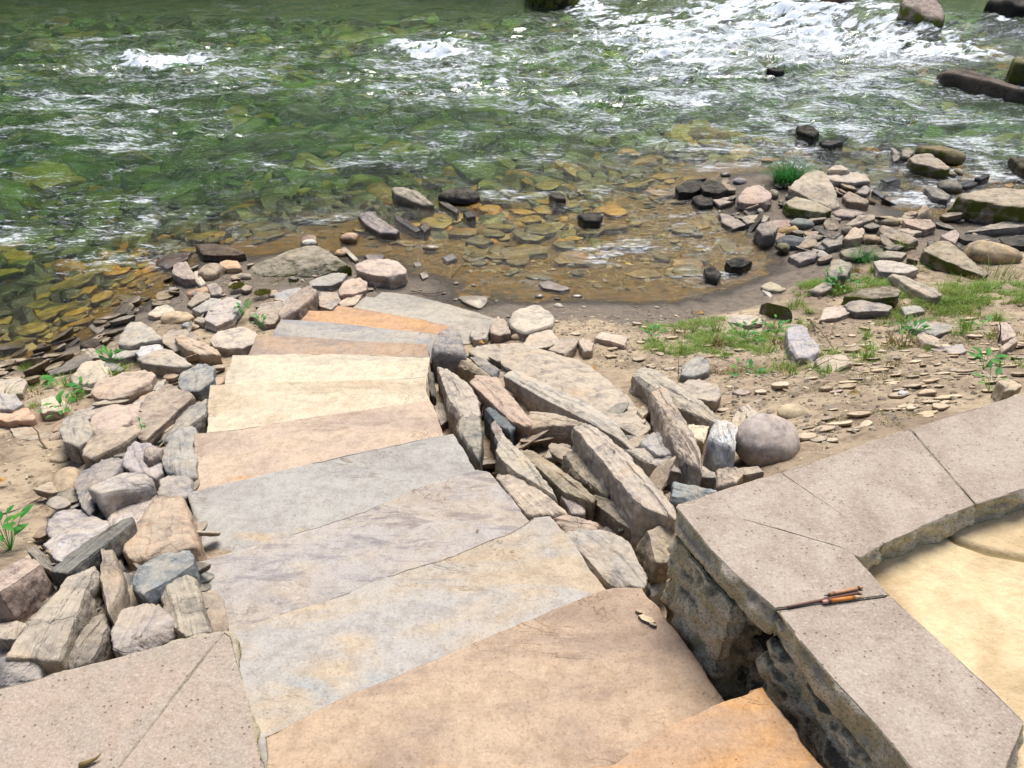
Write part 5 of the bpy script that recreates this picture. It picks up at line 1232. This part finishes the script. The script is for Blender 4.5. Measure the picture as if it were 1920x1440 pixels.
def twig(lab, s, r=.004):
    P = []
    q = pts(s)
    W = [gp(a[0], a[1], a[2] if len(a) > 2 else .012) for a in q]
    W = resample_open(np.array(W), 14); W += fbm(W*9, 2, int(q[0][0]))[:, None]*np.array([.006, .004, .006])
    return tube('twig', lab, W, r, M['twig'], 'twig', 'twigs lying on the banks')
twig('dark twig sticking out of the cove beside the steps', '847,520 862,502,.06 880,480,.12 888,475,.15', .006)
twig('bent brown twig leaning on the eight sided block', '1515,597 1540,620,.05 1558,645,.05 1568,672,.02', .006)
twig('long thin stem arching over the meadow patch', '1290,680 1340,667,.10 1400,690,.06 1450,715 1500,725', .0025)
twig('long thin dry stem right of the eight sided block', '1508,700 1560,672,.13 1610,680,.02', .0022)
twig('thin upright dead stem left of the grass', '1272,715 1273,690,.12 1271,672,.2', .0025)
twig('pale twig on the wet sand by the steps', '770,545 810,552 838,546', .005)
twig('dark stick lying beside the pale faceted rock', '688,525 705,540 722,550', .006)
twig('thin dry stick on the soil in front of the egg shaped stone', '1505,806 1530,803 1556,804', .004)
twig('gnarled dead stalk on the left soil', '88,842 76,825,.05 72,808,.09 60,798,.12', .006)
twig('second dead stalk rising near the right frame edge', '1872,640 1876,625,.08 1874,600,.22', .005)
twig('dark root line across the left soil', '0,965 40,955 75,935 100,905', .004)
twig('thin root lower on the left soil', '0,1000 30,985 60,972', .004)
twig('pale straw caught between the peach block and the ridge', '902,740,.1 905,765,.1 905,780,.1', .0025)
twig('short twig on the mud at the right end of the cove', '1072,555 1082,540,.04 1092,528,.06', .004)
def leaf(lab, px, py, s, dh=.02, z=None, mat=None):
    c = gp(px, py, dh) if z is None else atz(px, py, z)
    V = []; F = []; a = random.uniform(0, 6.28)
    for i in range(12):
        th = i/12*6.283; rr = s*(1+.25*math.cos(3*th))*(1 if i % 2 else .8)
        V.append((math.cos(th+a)*rr, math.sin(th+a)*rr*.7, .25*s*math.sin(2*th)+.002))
    V.append((0, 0, .002)); F = [(12, i, (i+1) % 12) for i in range(12)]
    me = mesh_np('fallen_leaf', V, F, False); o = link('fallen_leaf', me, mat or M['dead']); o.location = c
    return tag(o, lab, 'leaf', 'fallen leaves')
leaf('orange fallen leaf on the clay above the rubble', 1110, 690, .03, .03)
leaf('orange leaf on the mossy stone right of the lowest steps', 902, 642, .025, .12)
leaf('red brown leaf in the middle of the right bank', 1527, 668, .03)
leaf('reddish leaf on the soil above the meadow patch', 1315, 586, .03)
leaf('yellow leaf beside the red brown one', 1508, 675, .03, mat=M['straw'])
leaf('pale yellow leaf on the gravel left of the capstones', 1605, 737, .03, mat=M['straw'])
leaf('small yellow petal on the purple grey step', 895, 995, .006, z=-.475, mat=M['straw'])
leaf('orange leaf fragment on the left soil', 5, 900, .02)
# a curled green and brown leaf on the left capstone
W = np.array([atz(150, 1436, ZC+.003), atz(165, 1430, ZC+.006), atz(180, 1422, ZC+.008), atz(189, 1413, ZC+.012)])
tube('fallen_leaf', 'narrow curled green brown leaf on the pinkish capstone', W, .006, M['straw'], 'leaf', 'fallen leaves', r2=.001)

# ------------------------------------------------------------------ pencils on the capstone
def plain(name, c, rough=.5, k=.75):
    t = NT(name); P = t.n('TexCoord').outputs['Object']; n_ = t.noise(P, 160, 3, .6)
    t.principled(t.mix(t.ramp(n_, .4, .7, 0, .35), lin(c, k), lin(c, k*.55)), rough, t.bump(n_, .3, .0008), spec=.4); return t.m
PM = {k: plain('pencil_'+k, c) for k, c in dict(orange='#d98a3a', tan='#c99a72', brown='#7a5648', ring='#5a3f33', pink='#cf9a8a', wood='#d8b48c', lead='#4a4240').items()}
def lathe(name, prof, mat, parent, A, B):
    d = B-A; L = np.linalg.norm(d); d /= L; a = np.cross(d, [0, 0, 1]); a /= np.linalg.norm(a); b = np.cross(d, a); V = []; F = []; s = 20
    for x, r in prof:
        for k in range(s): th = k/s*6.283; V.append(d*x+(a*math.cos(th)+b*math.sin(th))*r)
    for i in range(len(prof)-1):
        for k in range(s): F.append((i*s+k, i*s+(k+1) % s, (i+1)*s+(k+1) % s, (i+1)*s+k))
    F += [tuple(range(s))[::-1], tuple((len(prof)-1)*s+k for k in range(s))]
    me = mesh_np(name, V, F); bm = bmesh.new(); bm.from_mesh(me); bmesh.ops.recalc_face_normals(bm, faces=bm.faces[:]); bm.to_mesh(me); bm.free()
    for p_ in me.polygons: p_.use_smooth = len(p_.vertices) == 4
    return link(name, me, mat, parent)
def pencil(lab, a, b, r, body, kind):
    A = atz(*a, ZC+r+.0015); B = atz(*b, ZC+r+.0015); L = np.linalg.norm(B-A)
    e = bpy.data.objects.new('pencil', None); COL.objects.link(e); e.location = A; e.empty_display_size = .02
    tag(e, lab, 'pencil', 'three pencils on the capstone')
    A0 = A; 
    if kind == 'stick':
        lathe('shaft', [(0, r*.8), (.002, r), (L*.94, r)], PM['brown'], e, A0, B); lathe('tip', [(L*.9401, r*.95), (L*.985, r*.55), (L, r*.2)], PM['wood'], e, A0, B)
    elif kind == 'orange':
        lathe('eraser', [(0, r*.75), (.001, r*.98), (L*.13, r)], PM['pink'], e, A0, B)
        lathe('ring', [(L*.1301, r*1.06), (L*.17, r*1.06), (L*.175, r*.98), (L*.18, r*1.06), (L*.205, r*1.06)], PM['ring'], e, A0, B)
        lathe('shaft', [(L*.2051, r), (L*.80, r)], PM['orange'], e, A0, B)
        lathe('ring', [(L*.7401, r*1.05), (L*.755, r*1.05)], PM['ring'], e, A0, B); lathe('ring', [(L*.78, r*1.05), (L*.795, r*1.05)], PM['ring'], e, A0, B)
        lathe('tip', [(L*.8001, r), (L*.88, r*.9), (L*.97, r*.35), (L, r*.15)], PM['wood'], e, A0, B)
    else:
        lathe('tip', [(0, r*.2), (L*.08, r*.45), (L*.14, r*.85)], PM['lead'], e, A0, B)
        lathe('shaft', [(L*.1401, r), (L*.88, r)], PM['tan'], e, A0, B)
        for q in (.22, .26, .86, .90): lathe('ring', [(L*q, r*1.05), (L*(q+.014), r*1.05)], PM['ring'], e, A0, B)
        lathe('cap', [(L*.9151, r), (L*.94, r*.9), (L*.96, r), (L, r*.7)], PM['tan'], e, A0, B)
pencil('short orange pencil with a pink eraser end', (1542, 1129), (1617, 1118), .0044, 'orange', 'orange')
pencil('long thin brown stick shaped pencil, the middle and longest of the three', (1476, 1138), (1618, 1110), .0030, 'brown', 'stick')
pencil('short tan pencil with dark rings, farthest from the viewer', (1545, 1117), (1617, 1101), .0040, 'tan', 'tan')

# ------------------------------------------------------------------ far bank woods, seen only as reflection
def woods():
    V = []; F = []; Sh = []
    n_ = 26000
    for k in range(n_):
        u = random.random(); x = -60+95*u; ht = (8+3*math.sin(x*.35)+3*math.sin(x*.9+2))*(1 if x < -2 else max(.12, 1-(x+2)/10))
        y = 29+random.uniform(0, 7)-.1*x; z = .4+ht*random.random()**.8
        s = random.uniform(.25, .6); a = random.uniform(0, 6.28); t_ = random.uniform(-.9, .9); i = len(V)
        for q in range(4):
            th = a+q*1.571; V.append((x+math.cos(th)*s, y+math.sin(th)*s*t_, z+math.sin(th)*s*.8))
        Sh += [random.random()]*4; F.append((i, i+1, i+2, i+3))
    me = mesh_np('far_woodland', V, F, False); attr(me, 'shade', Sh); o = link('far_woodland', me, veg_mat('woodland_leaves', '#3c5a26', '#20381a', '#4a5a22'))
    tag(o, 'green woodland growing on the far bank of the river', 'woodland', kind='stuff')
woods()

# ------------------------------------------------------------------ light, camera
EL, AZ = math.radians(60), math.radians(12)     # sun beyond the river, a little to the right
w = bpy.data.worlds.new('World'); S.world = w; w.use_nodes = True
nt = w.node_tree; nt.nodes.clear(); sky = nt.nodes.new('ShaderNodeTexSky'); sky.sky_type = 'NISHITA'; sky.sun_disc = False
sky.sun_elevation = EL; sky.sun_rotation = AZ; sky.dust_density = 3.0; sky.air_density = 1.0
bg = nt.nodes.new('ShaderNodeBackground'); bg.inputs[1].default_value = .15; wo = nt.nodes.new('ShaderNodeOutputWorld')
nt.links.new(sky.outputs[0], bg.inputs[0]); nt.links.new(bg.outputs[0], wo.inputs[0])
sl = bpy.data.lights.new('sun', 'SUN'); sl.energy = 5.0; sl.angle = math.radians(30); sl.color = (1.0, .965, .91)
so = bpy.data.objects.new('sun', sl); COL.objects.link(so)
sdir = Vector((math.sin(AZ)*math.cos(EL), math.cos(AZ)*math.cos(EL), math.sin(EL)))
so.rotation_euler = sdir.to_track_quat('Z', 'Y').to_euler(); so.location = (0, 0, 20)
cam = bpy.data.cameras.new('camera'); cam.sensor_width = 36; cam.lens = 36*FPX/1920; cam.clip_start = .05; cam.clip_end = 2000
co = bpy.data.objects.new('camera', cam); COL.objects.link(co); co.location = EYE; co.rotation_euler = (math.pi/2-PITCH, 0, 0)
S.camera = co
S.view_settings.view_transform = 'Standard'; S.view_settings.look = 'None'; S.view_settings.exposure = 0; S.view_settings.gamma = 1
S.cycles.max_bounces = 8; S.cycles.transparent_max_bounces = 12; S.cycles.diffuse_bounces = 3; S.cycles.glossy_bounces = 3
S.cycles.caustics_reflective = False; S.cycles.caustics_refractive = False; S.cycles.sample_clamp_indirect = 4
